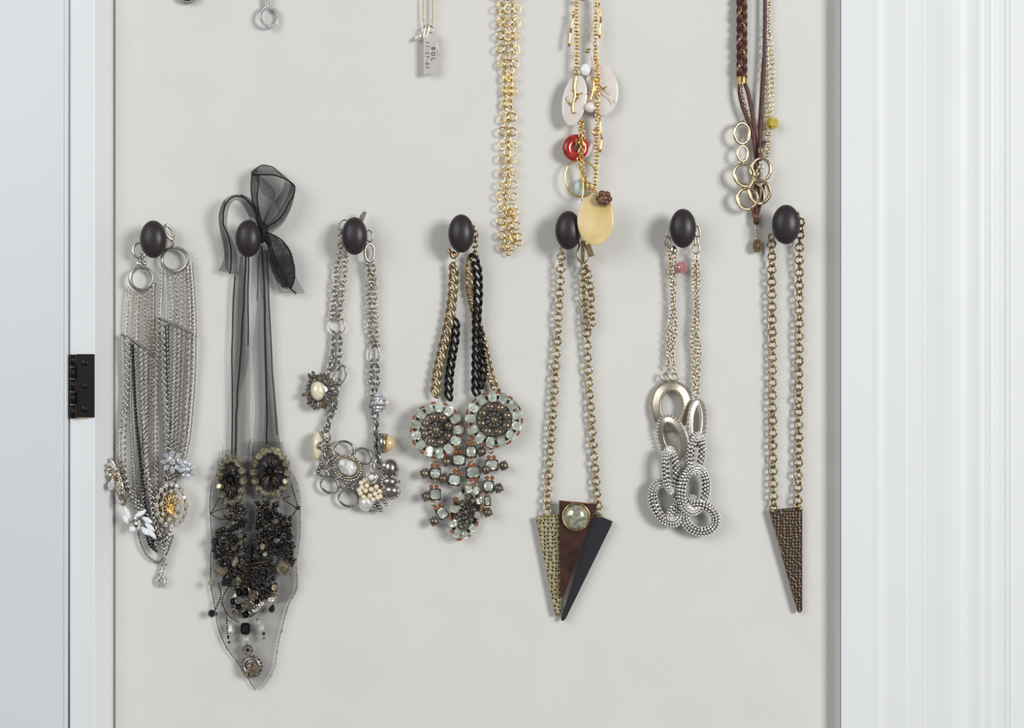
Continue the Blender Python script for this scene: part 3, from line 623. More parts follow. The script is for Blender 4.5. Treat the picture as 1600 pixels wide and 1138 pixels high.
for (x, y, w_, h_, z, m, key) in [(335, 847, 6, 7, 0, 'blackbead', 'round'), (363, 818, 6, 5.5, 0, 'gunmetal', 'round'), (366, 857, 6, 6, 10, 'gunmetal', 'round'), (378, 818, 5, 6, 0, 'blackbead', 'round'), (419, 807, 6, 6, 10, 'blackbead', 'rect'), (432, 845, 7, 6, 0, 'gunmetal', 'round'),
                              (446, 828, 7, 6, 30, 'blackbead', 'marquise'), (452, 838, 6, 6, 0, 'blackbead', 'round'), (445, 856, 6, 8, 20, 'blackbead', 'marquise'), (367, 878, 5, 9, -15, 'grnsmoke', 'marquise'), (372, 908, 5, 9, 5, 'grnsmoke', 'marquise'),
                              (344, 892, 11, 8, 18, 'smoke', 'rect'), (330, 911, 7, 6, -40, 'grnsmoke', 'pear'), (443, 888, 11, 10, -25, 'smoke', 'rect'), (354, 907, 12, 8, 50, 'blackbead', 'marquise'), (410, 855, 4.5, 6, 0, 'grnsmoke', 'round'), (414, 867, 4, 4, 0, 'baguette', 'round'), (347, 866, 5, 5, 0, 'blackbead', 'round'),
                              (375, 838, 5, 5, 0, 'smoke', 'round'), (430, 815, 6, 5, 0, 'smoke', 'marquise'), (405, 822, 5, 5, 0, 'blackbead', 'round'), (418, 832, 5, 5, 0, 'blackbead', 'marquise'), (362, 838, 6, 5, 30, 'blackbead', 'marquise'), (348, 882, 8, 6, 0, 'blackbead', 'round')]:
    G('gem', key, m, n, (x, y, 24), (w_, h_, 4), z=z)
# lower cluster
o = part('cluster', MB().t('disc', (384, 942, 14), (24, 24, 2)), 'silverdark', n, 'round cluster of smoky crystals')
for (x, y, w_, h_, z) in [(374, 926, 6, 9, 10), (384, 925, 6, 9, -5), (396, 930, 8, 8, 0), (386, 941, 7, 5, 0), (373, 948, 6, 6, 0), (384, 960, 7, 7, 30), (397, 948, 5, 6, 20), (364, 940, 5, 7, 0), (366, 956, 4, 5, 0), (402, 940, 5, 5, 0)]:
    s_ = G('gem', 'rect', 'blackbead' if R.random() < .65 else 'smoke', o, (x, y, 22), (w_*.8, h_*.8, 4.5), z=z)
    ring('bezel', 'silver', s_, (x, y, 21), w_*.85, h_*.85, .8, z=z)
for i in range(16): t = R.uniform(0, 6.28); G('gem', 'round', R.choice(['silver', 'smoke', 'crystal']), o, (384+R.uniform(8, 26)*math.cos(t), 942+R.uniform(8, 24)*math.sin(t), 20), R.uniform(1.6, 2.8))
for (x, y, z) in [(399, 953, 25), (408, 944, 25), (416, 939, 5), (424, 937, 0), (432, 931, 40), (428, 918, 80)]:
    G('baguette', 'rect', 'crystal' if R.random() < .5 else 'champagne', n, (x, y, 22), (5.4, 3.6, 3), z=z, label='clear baguette crystal')
for (x, y, w_, h_, m, key, z) in [(383.5, 983, 8, 9.5, 'blackbead', 'rect', 0), (384, 999, 5.5, 5, 'crystal', 'round', 0), (361, 982, 7, 9.5, 'baguette', 'pear', 0), (406, 979, 7, 10, 'baguette', 'pear', 15), (425, 951, 6.5, 7, 'blackbead', 'pear', -20), (330.5, 959, 6, 6.5, 'blackbead', 'round', 0), (337, 960, 3.5, 4, 'gunmetal', 'round', 0),
                              (412, 990.5, 2.8, 2.8, 'blackbead', 'sphere', 0), (412.5, 998, 2.4, 2.4, 'gunmetal', 'sphere', 0), (356.5, 996, 2, 3, 'blackbead', 'sphere', 0), (358, 1004, 2.2, 2.2, 'blackbead', 'sphere', 0), (387, 1016, 3.5, 3.5, 'blackbead', 'round', 0)]:
    G('drop', key, m, n, (x, y, 18), (w_, h_, 4), z=z)
ring('ring', 'silverdark', n, (387, 1016, 16), 6.5, 6.5, 1.8); 
mb = MB()
for i in range(12): t = i*math.pi/6; mb.t('tiny', (387+7.5*math.cos(t), 1016+7.5*math.sin(t), 17), 1.6)
part('beading', mb, 'smoke', n, stuff=True)
o = part('round_drop', MB().t('disc', (393.5, 1043, 12), (15, 17, 2)), 'silverdark', n, 'round smoky crystal in a beaded setting')
G('gem', 'round', 'smoke', o, (393.5, 1045, 15), (11, 11, 5)); ring('bezel', 'silver', o, (393, 1041, 17), 12, 12, 1.6)
gemring(o, (393.5, 1042), 15.5, 17, 18, 'smoke', (2.3, 2.3, 2), 18, key='tiny')
for (x, y) in ((386, 1052), (393, 1054), (401, 1051)): G('gem', 'round', 'grnsmoke', o, (x, y, 19), (4, 5, 3))
for q in ([(342, 780, 18), (334, 795, 20), (330, 803, 20), (340, 810, 18), (352, 812, 18)], [(330, 802, 19), (342, 797, 20), (356, 793, 18)], [(342, 912, 16), (345, 930, 14), (340, 945, 14), (334, 957, 14)], [(362, 912, 16), (352, 925, 16), (347, 940, 16), (352, 955, 16), (355, 970, 16)], [(456, 760, 16), (462, 780, 18), (464, 794, 20), (455, 808, 18)], [(464, 795, 20), (454, 788, 18), (443, 780, 18), (452, 776, 18)], [(352, 955, 14), (360, 965, 14), (372, 972, 14)], [(354, 970, 14), (356, 998, 14)], [(402, 968, 14), (411, 985, 14)]):
    chain(n, 'bead_strand', q, 3.8, 1.6, 1.6, 1.6, 'darkbrown', 'bead', key='facet')
G('gem', 'round', 'darkbrown', n, (466, 794, 22), (3.5, 4, 3))
for xx in (379, 384): chain(n, 'bead_strand', [(xx, 868, 22), (xx+1, 900, 22), (xx+1, 926, 22)], 3, 1.3, 1.3, 1.3, 'bronze', 'bead', key='tiny')
chain(n, 'bead_strand', [(384, 990, 14), (386, 1010, 14), (390, 1026, 14)], 4, 1.6, 1.6, 1.6, 'silverdark', 'bead', key='bead')

# ================================================================ 3 pearl and ring necklace
n = thing('pearl_necklace', 'grey metal necklace with pearls, open rings and marbled stone', 'necklace', (554, 362, 20))
part('clasp_tab', MB().prism([(563, 336), (568, 330), (573, 332), (568, 345), (562, 352), (558, 350)], 20, 25, .6), 'nickel', n)
ring('ring', 'nickel', n, (536, 352, 20), 6, 9, 1.2, z=-35); ring('ring', 'nickel', n, (577, 369, 20), 5, 9, 1.2, z=8)
L1 = dict(pitch=7.6, a=4.6, b=4.6, r=1.4, m='nickel', style='rolo', nu=12)
for pth in ([(533, 362, 18), (531, 390, 15), (525, 430, 12), (521, 470, 10), (518, 497, 10)], [(540, 398, 14), (537, 440, 11), (532, 480, 9), (529, 497, 10)], [(575, 412, 14), (576, 440, 12), (577, 490, 10), (581, 538, 9)], [(582, 412, 14), (585, 450, 12), (586, 500, 10), (589, 538, 9)]):
    for q in [pth]: links(n, q, **{k: L1[k] for k in ('pitch', 'a', 'b', 'r', 'm', 'style')}, nu=14)
links(n, [(575, 418, 16), (580, 430, 14), (583, 446, 12)], 7, 4, 4.6, 1.2, 'nickel', 'cable')
ring('ring', 'nickel', n, (527.5, 509, 11), 11.5, 13, 1.5); ring('ring', 'nickel', n, (577.5, 395, 16), 7.5, 14, 2, y=20); ring('ring', 'gunmetal', n, (585, 553.5, 10), 7.5, 15.5, 1.8)
rect = lambda: None
def rectlinks(path, pitch=9.5, a=3.8, b=6.2, m='gunmetal'): links(n, path, pitch, a, b, 1.6, m, 'rolo', jit=.6, nu=8)
rectlinks([(521, 524, 10), (519, 550, 10), (514, 575, 10)]); rectlinks([(531, 524, 10), (531, 545, 10), (529, 572, 10)])
rectlinks([(518, 560, 10), (513, 582, 12)])
ring('ring', 'gunmetal', n, (531, 586, 12), 9, 15, 1.8, z=-20)
links(n, [(528, 600, 11), (523, 625, 10), (522, 640, 10), (516, 652, 12), (511, 668, 12)], 9, 5, 8, 1.5, 'gunmetal', 'cable')
rectlinks([(581, 568, 10), (580, 590, 10), (582, 610, 10), (581, 640, 10), (586, 660, 11)]); rectlinks([(589, 568, 10), (590, 590, 10), (589, 606, 10)])
links(n, [(588, 652, 10), (588, 676, 11), (589, 700, 12), (591, 725, 12)], 9, 4.5, 8, 1.6, 'gunmetal', 'cable')
# sunburst
o = part('sunburst_brooch', MB().t('disc', (498, 612, 14), (15, 19, 2)), 'gunmetal', n, 'sunburst brooch of smoky baguettes around an oval pearl')
for i in range(24):
    t = 2*math.pi*i/24+.1; lr = R.choice([18, 21, 25]); x = 499+lr*.86*math.cos(t); y = 612+lr*1.13*math.sin(t)
    G('baguette', 'rect', 'smoke' if i % 2 else 'gunmetal', o, (x, y, 18+R.uniform(-2, 3)), (2.9, 6.6, 2.6), z=-math.atan2(1.13*math.sin(t), .86*math.cos(t))/D2R-90)
    if i % 3 == 0: G('gem', 'round', 'gunmetal', o, (499+(lr+6)*.86*math.cos(t), 612+(lr+6)*1.13*math.sin(t), 18), 2.2)
ring('bezel', 'gunmetal', o, (496.5, 611, 20), 11, 15, 1.3); G('pearl', 'cab', 'pearl', o, (496.5, 611, 20), (10.5, 14.8, 8))
# side pearl
o = part('pearl_setting', MB().t('cyl', (500, 697, 16), (8, 2.5, 22), rot(90-4) @ rx(0)), 'gunmetal', n)
G('pearl', 'sphere', 'pearl', o, (495.5, 697, 16), (9.5, 23.5, 16), z=-3); gemring(o, (503, 697), 3, 22, 18, 'gunmetal', (2, 2, 2), 22, key='bead', name='bead')
for (x, y, r_, m) in [(507, 680, 3, 'pearl'), (511, 688, 4, 'gunmetal'), (512, 695, 4, 'gunmetal'), (509, 703, 4, 'gunmetal'), (514, 700, 3, 'silverdark'), (497, 737, 4, 'gunmetal'), (499, 731, 3, 'gunmetal'), (495, 742, 2.5, 'gunmetal'), (502, 727, 4, 'gunmetal'), (511, 671, 4, 'gunmetal')]: G('bead', 'bead', m, n, (x, y, 18), r_)
ring('ring', 'gunmetal', n, (511, 681, 14), 5, 9, 1.8); ring('ring', 'gunmetal', n, (507, 722, 14), 6, 6, 1.6); ring('ring', 'gunmetal', n, (514, 710, 14), 7, 9, 1.6, z=30)
for (x, y, a, b, r_, z) in [(515, 758, 14.5, 12, 1.9, -35), (544.5, 778.5, 15.5, 13, 1.9, -25), (522.5, 739.5, 10.5, 9, 1.8, -20), (534, 756, 7, 6, 1.8, -20), (547, 748, 12, 11, 1.8, -30), (567, 713, 14, 11.5, 1.9, -35), (538, 702, 15, 12, 1.9, -15), (519, 722, 9, 11, 1.8, 10), (557, 762, 7, 6, 1.7, 0), (504, 738, 6, 6, 1.6, 0), (528, 722, 8, 9, 1.6, 0)]:
    ring('ring', 'gunmetal', n, (x, y, 13), a, b, r_, z=z, flat=1.3)
o = part('stone_setting', MB().t('disc', (543, 731, 17), (21, 16, 2), rot(-32)), 'nickel', n)
G('stone', 'cab', 'agate', o, (542, 730, 19), (16.5, 12.5, 9), z=-32, label='grey marbled oval stone')
gemring(o, (542.5, 730.5), 19, 15, 34, 'nickel', (1.8, 1.8, 1.8), 21, z=-32, key='bead', name='bead'); gemring(o, (543, 731), 22.5, 18.5, 30, 'champagne', (2, 2, 2), 19, z=-32, key='facet', name='bead')
# pearl cluster
o = part('pearl_cluster', MB().t('sphere', (578, 768, 14), (17, 15, 7)), 'bronze', n, 'cluster of small cream pearls')
for (x, y) in [(565, 762), (573, 759), (563, 771), (571, 767), (580, 765), (588, 761), (568, 777), (578, 775), (586, 772), (593, 768), (573, 783), (583, 781), (590, 778), (564, 755), (570, 751), (594, 776), (561, 766)]: G('pearl', 'sphere', 'pearl', o, (x, y, 22+R.uniform(-1, 1)), 4.2)
o = part('pearl_setting', MB().t('disc', (581, 748, 22), (10.5, 9.5, 2)), 'silver', n); G('pearl', 'sphere', 'pearlwhite', o, (580, 746, 27), (5.2, 5, 4)); ring('bezel', 'silver', o, (581, 747, 25), 8.5, 7.8, 1.4)
ring('ring', 'silver', n, (582, 731, 20), 3, 7, 1.3)
o = part('glass_ball', MB().t('sphere', (572, 787, 14), (12.5, 13, 11)), 'glassball', n, 'grey glass ball under the pearls')
for i in range(20): G('bead', 'sphere', 'gunmetal', n, (588+R.uniform(-11, 8), 795+R.uniform(-8, 8)+(588-578)*-.1, 14+R.uniform(0, 6)), R.uniform(2.2, 3.6))
for (x, y) in ((601, 785), (600, 779), (604, 789), (597, 770), (599, 764)): G('bead', 'sphere', 'nickel', n, (x, y, 20), 2.8)
ring('ring', 'gold', n, (598, 777, 16), 4, 5, 1.2)
# dome cluster at right
for i, (x, y, a, b) in enumerate([(609, 733, 12, 15), (608, 754, 13, 11), (611, 768, 13, 12)]):
    o = part('dome_bead', MB().t('sphere', (x, y, 18), (a, b, 10)), 'gunmetal', n, 'round grey metal dome')
    gemring(o, (x+1, y), a-.5, b-.5, 16, 'silver' if i % 2 else 'silverdark', (2.2, 2.2, 2), 22, key='facet', name='bead')
for i in range(14): G('gem', 'round', 'crystal' if i % 3 else 'gunmetal', n, (622+R.uniform(-3, 2), 735+i*3, 22), 2.4)
G('gem', 'round', 'pearlwhite', n, (600, 727, 26), 3)
# rhinestone ball
o = part('crystal_ball', MB().t('sphere', (592, 630, 18), (11, 15, 11)), 'silverdark', n, 'rhinestone studded ball with a pearl tip')
for j in range(-2, 3):
    for i in range(-2, 3):
        th, ph = i*32*D2R+(j % 2)*.28, j*30*D2R; x = 10.5*math.sin(th)*math.cos(ph); y = 14*math.sin(ph); z = 10.5*math.cos(th)*math.cos(ph)
        if z > 0: G('gem', 'round', 'bluecrystal', o, (592+x, 630+y, 18+z), (3, 3.3, 2), x=ph/D2R*.8, y=th/D2R)
G('cap', 'cab', 'gold', o, (600.5, 629, 20), (5, 7, 3), y=60); G('pearl', 'sphere', 'pearlwhite', o, (605, 629, 22), 2.8)
# golden pearl dome to the right
o = part('pearl_setting', MB().t('cyl', (598, 693, 18), (15.5, 6, 13), rot(86)), 'gunmetal', n)
for i in range(10): G('prong', 'cyl', 'silver', o, (597, 681+i*2.8, 30-abs(i-4.5)*.9), (.8, 6, .8), z=90)
ring('bezel', 'gold', o, (604, 693, 18), 14, 14, 1.6, y=80); G('pearl', 'cab', 'pearlgold', o, (604, 693, 18), (12.5, 12.5, 14), y=78)
rectlinks([(587, 690, 12), (591, 715, 12)], 9, 4, 6)

# ================================================================ 4 brass and black curb necklace
n = thing('curb_chain_necklace', 'brass and black curb chain necklace with pale crystal medallions', 'necklace', (721, 360, 20))
part('lobster_clasp', MB().tube([(700, 390, 20), (704, 396, 21), (708, 402, 20), (714, 397, 19), (716, 390, 18)], 3, 8, 5).t('sphere', (708, 398, 20), (4.5, 6, 3)), 'brass', n)
ring('ring', 'brass', n, (709, 407, 18), 3.4, 3.6, 1); ring('ring', 'brass', n, (709, 415, 17), 3, 5, 1, y=50)
cb = dict(pitch=11.2, a=6.6, b=9.2, r=2.7)
def curb(path, m, st='curb', k=1.): links(n, path, 13.6*k, 5.6*k, 9.2*k, 2.9*k, m, st, jit=.5, nu=18)
curb([(712, 505, 9), (711, 530, 9), (706, 560, 9), (702, 590, 9), (701, 618, 11)], 'black', k=.9)
curb([(709, 422, 17), (708, 445, 15), (705, 480, 14), (699, 515, 14), (691, 548, 14), (683, 585, 14), (680, 612, 16)], 'brass')
curb([(735, 408, 15), (733, 425, 13), (734, 450, 12), (740, 480, 10), (749, 515, 11), (758, 550, 13), (766, 585, 15), (774, 606, 16)], 'brass', k=.85)
curb([(741, 405, 20), (746, 425, 20), (747, 460, 19), (745, 500, 18), (745, 540, 18), (744, 580, 17), (744, 612, 17)], 'black', 'curb', .95)
curb([(751, 520, 12), (753, 550, 12), (756, 580, 12), (751, 600, 13)], 'black', 'curb', .8)
links(n, [(741, 358, 20), (743, 372, 19), (742, 385, 18), (743, 398, 17)], 8.5, 4.4, 5.6, 1.3, 'brass', 'rolo', jit=.5)
def medal(p, a, b, cnt, z=0, lab='round medallion of pale baguette crystals', gw=7, gh=9, ph=0., ny=0):
    x, y, d = p
    mb = MB().t(t_torus(a*.8, b*.8, 3.2, 40, 6, .8), p, 1, rot(z, 0, ny)); mb.t(t_torus(a*.30, b*.30, 1, 20, 5), p, 1, rot(z, 0, ny)); mb.t(t_torus(a*.6, b*.6, 1, 30, 5), p, 1, rot(z, 0, ny))
    Rr = rot(z, 0, ny)
    for i in range(10): t = i*.628; v = Rr @ np.array([a*.6*math.cos(t), b*.6*math.sin(t), 0]); mb.tube([(x, y, d), (x+v[0], y-v[1], d+v[2])], 1., 4, 1)
    o = part('medallion', mb, 'darkbrown', n, lab)
    for i in range(cnt):
        t = 2*math.pi*i/cnt+ph; v = Rr @ np.array([a*.82*math.cos(t), b*.82*math.sin(t), 4]); nrm = math.atan2(b*math.sin(t)*1., a*math.cos(t)*1.)/D2R
        ob = bpy.data.objects.new('gem', tmesh('rect', 'baguette')); reg(ob, o, wmat((x+v[0], y-v[1], d+v[2]), Rr @ rz(t/D2R-90) @ rot(0, R.uniform(-9, 9), R.uniform(-9, 9)) @ np.diag((gw, gh, 4.5))))
        t += math.pi/cnt; v = Rr @ np.array([a*.97*math.cos(t), b*.97*math.sin(t), 3])
        for dx in (-2, 2): q = rz(t/D2R+90) @ np.array([dx, 0, 0]); G('copper_gem', 'tiny', 'copper', o, (x+v[0]+q[0], y-v[1]-q[1], d+v[2]), 2.5)
    for i in range(8):
        t = 2*math.pi*i/8+.3; v = Rr @ np.array([a*.47*math.cos(t), b*.47*math.sin(t), 5]); G('bead', 'sphere', 'tanbead', o, (x+v[0], y-v[1], d+v[2]), (a*.16+.5, a*.16+.5, 6))
        t += .39; v = Rr @ np.array([a*.60*math.cos(t), b*.60*math.sin(t), 3]); G('prong', 'bead', 'darkbrown', o, (x+v[0], y-v[1], d+v[2]), 1.5); v = Rr @ np.array([a*.28*math.cos(t), b*.28*math.sin(t), 4]); G('prong', 'bead', 'darkbrown', o, (x+v[0], y-v[1], d+v[2]), 1.5)
    G('bead', 'sphere', 'tanbead', o, (x, y, d+7), (a*.16, a*.16, 6)); return o
medal((681, 672, 18), 42, 44, 13, ny=14)
medal((772, 656, 18), 45, 44, 13, ph=.2, lab='round medallion of pale baguette crystals, right of the pair')
medal((727, 800, 16), 25, 46, 10, z=-14, gw=6, gh=7, lab='long oval medallion of pale baguette crystals', ny=20)
def cop(x, y, z=0):
    for k in (-4, 4): 
        v = rz(z) @ np.array([k, 0, 0]); G('copper_gem', 'round', 'copper', n, (x+v[0], y-v[1], 20), (3.7, 3.7, 2.6))
def gm(x, y, w_, h_, z=0): 
    s_ = part('gem_setting', MB().t('bevbox', (x, y, 16), (w_/2+1.2, h_/2+1.2, 3), rot(z)), 'darkbrown', n); G('gem', 'rect', 'baguette', s_, (x, y, 19.5), (w_/2, h_/2, 4.5), z=z)
def bd(x, y, r_=7.6):
    o = G('bead', 'sphere', 'tanbead', n, (x, y, 18), r_)
    for a in (0, 90, 180, 270): G('prong', 'bead', 'darkbrown', o, (x+(r_+.2)*math.cos((a+20)*D2R), y+(r_+.2)*math.sin((a+20)*D2R), 18), 1.2)
def rg(x, y): ring('jump_ring', 'bronze', n, (x, y, 16), 3.3, 3.4, 1.2, nu=14)
for x, y in [(679, 719), (677, 752), (677, 787), (716, 733), (713, 700), (735, 719), (742, 759), (734, 685), (767, 705), (760, 775)]: rg(x, y)
for x, y, z in [(680, 728, 0), (678, 761, 0), (684, 792, 30), (716, 707, 0), (714, 739, -30), (734, 693, 0), (737, 727, 0), (740, 750, 0), (768, 715, 0), (765, 747, 0)]: cop(x, y, z)
for a in [(680, 740, 16, 15), (680, 773, 16, 16), (691, 802, 15, 17, 30), (717, 719, 19, 15), (710, 750, 18, 16, -12), (736, 706, 15, 17), (739, 738, 20, 18), (768, 727, 18, 15), (763, 760, 15, 16), (762, 783, 8, 14)]: gm(*a)
for a in [(664, 740), (692, 748), (666, 776), (678.5, 815), (698, 721.5, 7.5), (752, 706), (760, 734), (787, 728), (779, 763), (762, 801), (716, 782, 8)]: bd(*a)
part('bar', MB().tube([(760, 768, 14), (759, 785, 14), (756, 798, 14)], 2.2, 6, 3), 'bronze', n)
part('bar', MB().tube([(752, 800, 14), (757, 799, 14)], 1.6, 6, 2), 'bronze', n)

# ================================================================ 5 three-blade pendant necklace
n = thing('pendant_necklace', 'antique brass chain necklace with three pointed plates and a round stone', 'necklace', (888, 355, 20))
links(n, [(877, 392, 20), (877, 400, 18), (876, 428, 14), (874, 470, 12), (872, 510, 11), (869, 560, 10), (866, 615, 10), (863, 660, 10), (860, 705, 10), (857, 755, 10), (854.5, 800, 12)], 9.6, 5.9, 5.9, 1.6, 'brass', 'rolo', jit=1)
links(n, [(911, 415, 16), (912, 450, 13), (914, 495, 12), (917, 523, 12), (918.5, 560, 11), (921, 605, 10), (924, 650, 10), (928, 705, 10), (932, 760, 10), (935.5, 800, 11)], 9.6, 5.9, 5.9, 1.6, 'brass', 'rolo', jit=1)
links(n, [(917, 420, 14), (922, 450, 13), (924, 480, 12), (925, 502, 12), (923, 513, 12)], 9.6, 5.9, 5.9, 1.6, 'brass', 'rolo', jit=1)
part('toggle_bar', MB().t('bevbox', (910.5, 394, 24), (3, 18, 3)), 'brass', n)
part('toggle_loop', MB().tube([(903, 372, 20), (905, 384, 21), (902, 395, 21), (905, 407, 21), (911, 411, 21), (918, 406, 21), (919, 396, 21), (915, 386, 21), (913, 376, 20)], 1.4, 7, 5), 'brass', n)
tg = part('tag', MB().prism([(914, 384), (922, 380), (929, 400), (920, 402)], 26, 29, .5), 'bronze', n)
part('pendant', MB().prism([(837, 808.5), (874.5, 803), (876, 955), (873.5, 962), (870.5, 963.5), (868, 962), (866.5, 957)], 8, 12, 1), 'hambrass', n, 'hammered brass triangular plate')
part('pendant', MB().prism([(929, 803), (957.5, 815), (954, 824), (884, 967), (880, 971), (877, 970), (876.6, 966)], 9, 13, .9), 'blackplate', n, 'smooth charcoal pointed plate')
o = part('pendant', MB().prism([(873.5, 782), (933.8, 787), (931, 796), (881, 932), (878, 934.5), (875.5, 933.5)], 16, 19.4, .9), 'copperplate', n, 'brown copper pointed plate')
ring('bezel', 'bronze', o, (900, 808, 21), 20.8, 21.2, 2.2, nu=40); G('stone', 'cab', 'pyrite', o, (900, 808, 20), (19.4, 19.8, 11), label='round grey stone'); G('stone_back', 'cyl', 'bronze', o, (900, 808, 19.8), (21, .8, 21), x=90)
e = MB(); e.tube([(873.8, 783, 18.7), (933.3, 787.8, 18.7)], .9, 5, 2).tube([(874.2, 783, 18.7), (875.9, 932, 18.7)], .6, 5, 2).tube([(933.2, 788, 18.7), (880.8, 931, 18.7)], .7, 5, 2); part('worn_edge', e, 'copperedge', o, 'bare copper rim')
for p_ in ((854.5, 806, 10), (936, 806, 11)): G('bail', 'bevbox', 'bronze', n, p_, (5, 2.4, 2.5), z=0)

# ================================================================ 6 sparkling link necklace
n = thing('crystal_link_necklace', 'champagne gold necklace of satin and rhinestone-covered oval links', 'necklace', (1067, 352, 20))
ring('link', 'champagne', n, (1046, 363, 20), 3.4, 8, 1.2, z=-18); ring('link', 'champagne', n, (1042.5, 377, 18), 4.6, 7, 1.5); ring('link', 'champagne', n, (1090, 362, 20), 3.6, 8.5, 1.6, z=8); ring('link', 'champagne', n, (1088, 376, 19), 2.2, 7, 1.5)
ring('link', 'champagne', n, (1088, 389, 18), 5, 7.4, 1.4); ring('link', 'champagne', n, (1088, 402, 16), 2.6, 6, 1.3)
part('lobster_clasp', MB().t('sphere', (1052.5, 391, 18), (5.5, 7.5, 3)), 'champagne', n)
for q in ([(1044, 384, 17), (1047, 410, 14), (1050, 450, 13), (1048, 490, 12), (1044, 530, 11), (1043, 575, 10)], [(1049, 396, 16), (1052, 430, 14), (1051, 470, 14), (1054, 510, 12), (1050, 545, 11), (1053, 580, 10)], [(1055, 400, 14), (1054, 430, 13), (1054, 470, 12), (1049, 505, 11), (1049, 535, 12), (1043, 570, 11)], [(1046, 400, 12), (1047, 440, 12), (1055, 490, 12), (1056, 520, 11), (1051, 550, 10), (1054, 575, 11)]):
    chain(n, 'chain', q, 6.2, 2.5, 3.8, .78, 'champagne', 'cable', nu=10, nv=5)
for q in ([(1085, 405, 16), (1083, 430, 14), (1085, 460, 13), (1086, 490, 12), (1081, 520, 12), (1083, 560, 11), (1084, 600, 11), (1088, 618, 14)], [(1090, 405, 15), (1092, 430, 14), (1090, 465, 13), (1091, 500, 12), (1088, 530, 11), (1090, 570, 12), (1091, 612, 12)], [(1087, 408, 14), (1088, 440, 14), (1087, 480, 14), (1085, 510, 13), (1093, 540, 12), (1092, 580, 11), (1088, 618, 12)], [(1089, 405, 12), (1087, 440, 12), (1092, 480, 11), (1084, 520, 10), (1086, 570, 10), (1085, 615, 12)]):
    chain(n, 'chain', q, 6.2, 2.5, 3.8, .78, 'champagne', 'cable', nu=10, nv=5)
o = part('charm_ball', MB().t('sphere', (1064.5, 418, 15), 8), 'pinkgem', n, 'small pink crystal ball charm'); mb = MB()
for i in range(90):
    z = 1-2*(i+.5)/90; t = i*2.39996; q = math.sqrt(1-z*z); mb.t('tiny', (1064.5+8.3*q*math.cos(t), 418+8.3*z, 15+8.3*q*math.sin(t)), 1.5, rot(R.uniform(0, 90), R.uniform(-30, 30), R.uniform(-30, 30)))
part('crystals', mb, 'pinkgem', o, stuff=True); ring('ring', 'champagne', n, (1055, 420, 15), 3, 4, 1)
for x in (1040, 1054): ring('loop', 'satin', n, (x, 589.5, 13), 5.8, 5.6, 1.8)
def flatlink(p, a, b, wd, z, x=0, y=0, th=2.4, studs=False, lab=None):
    V, F = t_torus(a, b, 1, 44, 10); Rr = rot(z, x, y); c = np.zeros((44, 3))
    out = []; 
    for i in range(44):
        t = 2*math.pi*i/44; nx, ny = b*math.cos(t), a*math.sin(t); l = math.hypot(nx, ny); nx /= l; ny /= l
        for j in range(10): ph = 2*math.pi*j/10; u = wd*math.cos(ph); v = 1.2*max(-1, min(1, 1.8*math.sin(ph)))-u*.30; out.append((a*math.cos(t)+nx*u, b*math.sin(t)+ny*u, v))
    mb = MB().t((np.array(out), F), p, 1, Rr); o = part('oval_link', mb, 'satin', n, lab)
    mb = MB()
    if studs:
        for k in ((.96, 2.4), (.8, 3.2)):
            m_ = int(2*math.pi*(a+b)/2/4.6)
            for i in range(m_):
                t = 2*math.pi*i/m_; nx, ny = b*math.cos(t), a*math.sin(t); l = math.hypot(nx, ny); v = Rr @ np.array([a*math.cos(t)+nx/l*wd*k[0], b*math.sin(t)+ny/l*wd*k[0], -wd*.25+k[1]-.6]); mb.t('tiny', (p[0]+v[0], p[1]-v[1], p[2]+v[2]), 2.1, Rr)
        part('crystals', mb, 'crystal', o, stuff=True)
    else:
        for s_ in (-1, 1):
            m_ = 60
            for i in range(m_):
                t = 2*math.pi*i/m_; nx, ny = b*math.cos(t), a*math.sin(t); l = math.hypot(nx, ny); v = Rr @ np.array([a*math.cos(t)+nx/l*wd*s_, b*math.sin(t)+ny/l*wd*s_, -s_*wd*.28]); mb.t('bead', (p[0]+v[0], p[1]-v[1], p[2]+v[2]), 1.1)
        part('beading', mb, 'bronze', o, stuff=True)
    return o
flatlink((1049.5, 635, 13), 24, 32.5, 7.6, 0, lab='broad satin ring link')
flatlink((1051, 686, 19), 19.5, 32, 6.8, 20, y=-24, studs=True, lab='satin oval link edged with rhinestones, below the broad ring')
flatlink((1089, 661, 18), 11.5, 33, 5.2, -3, y=24, studs=True, lab='satin oval link edged with rhinestones, at the right')
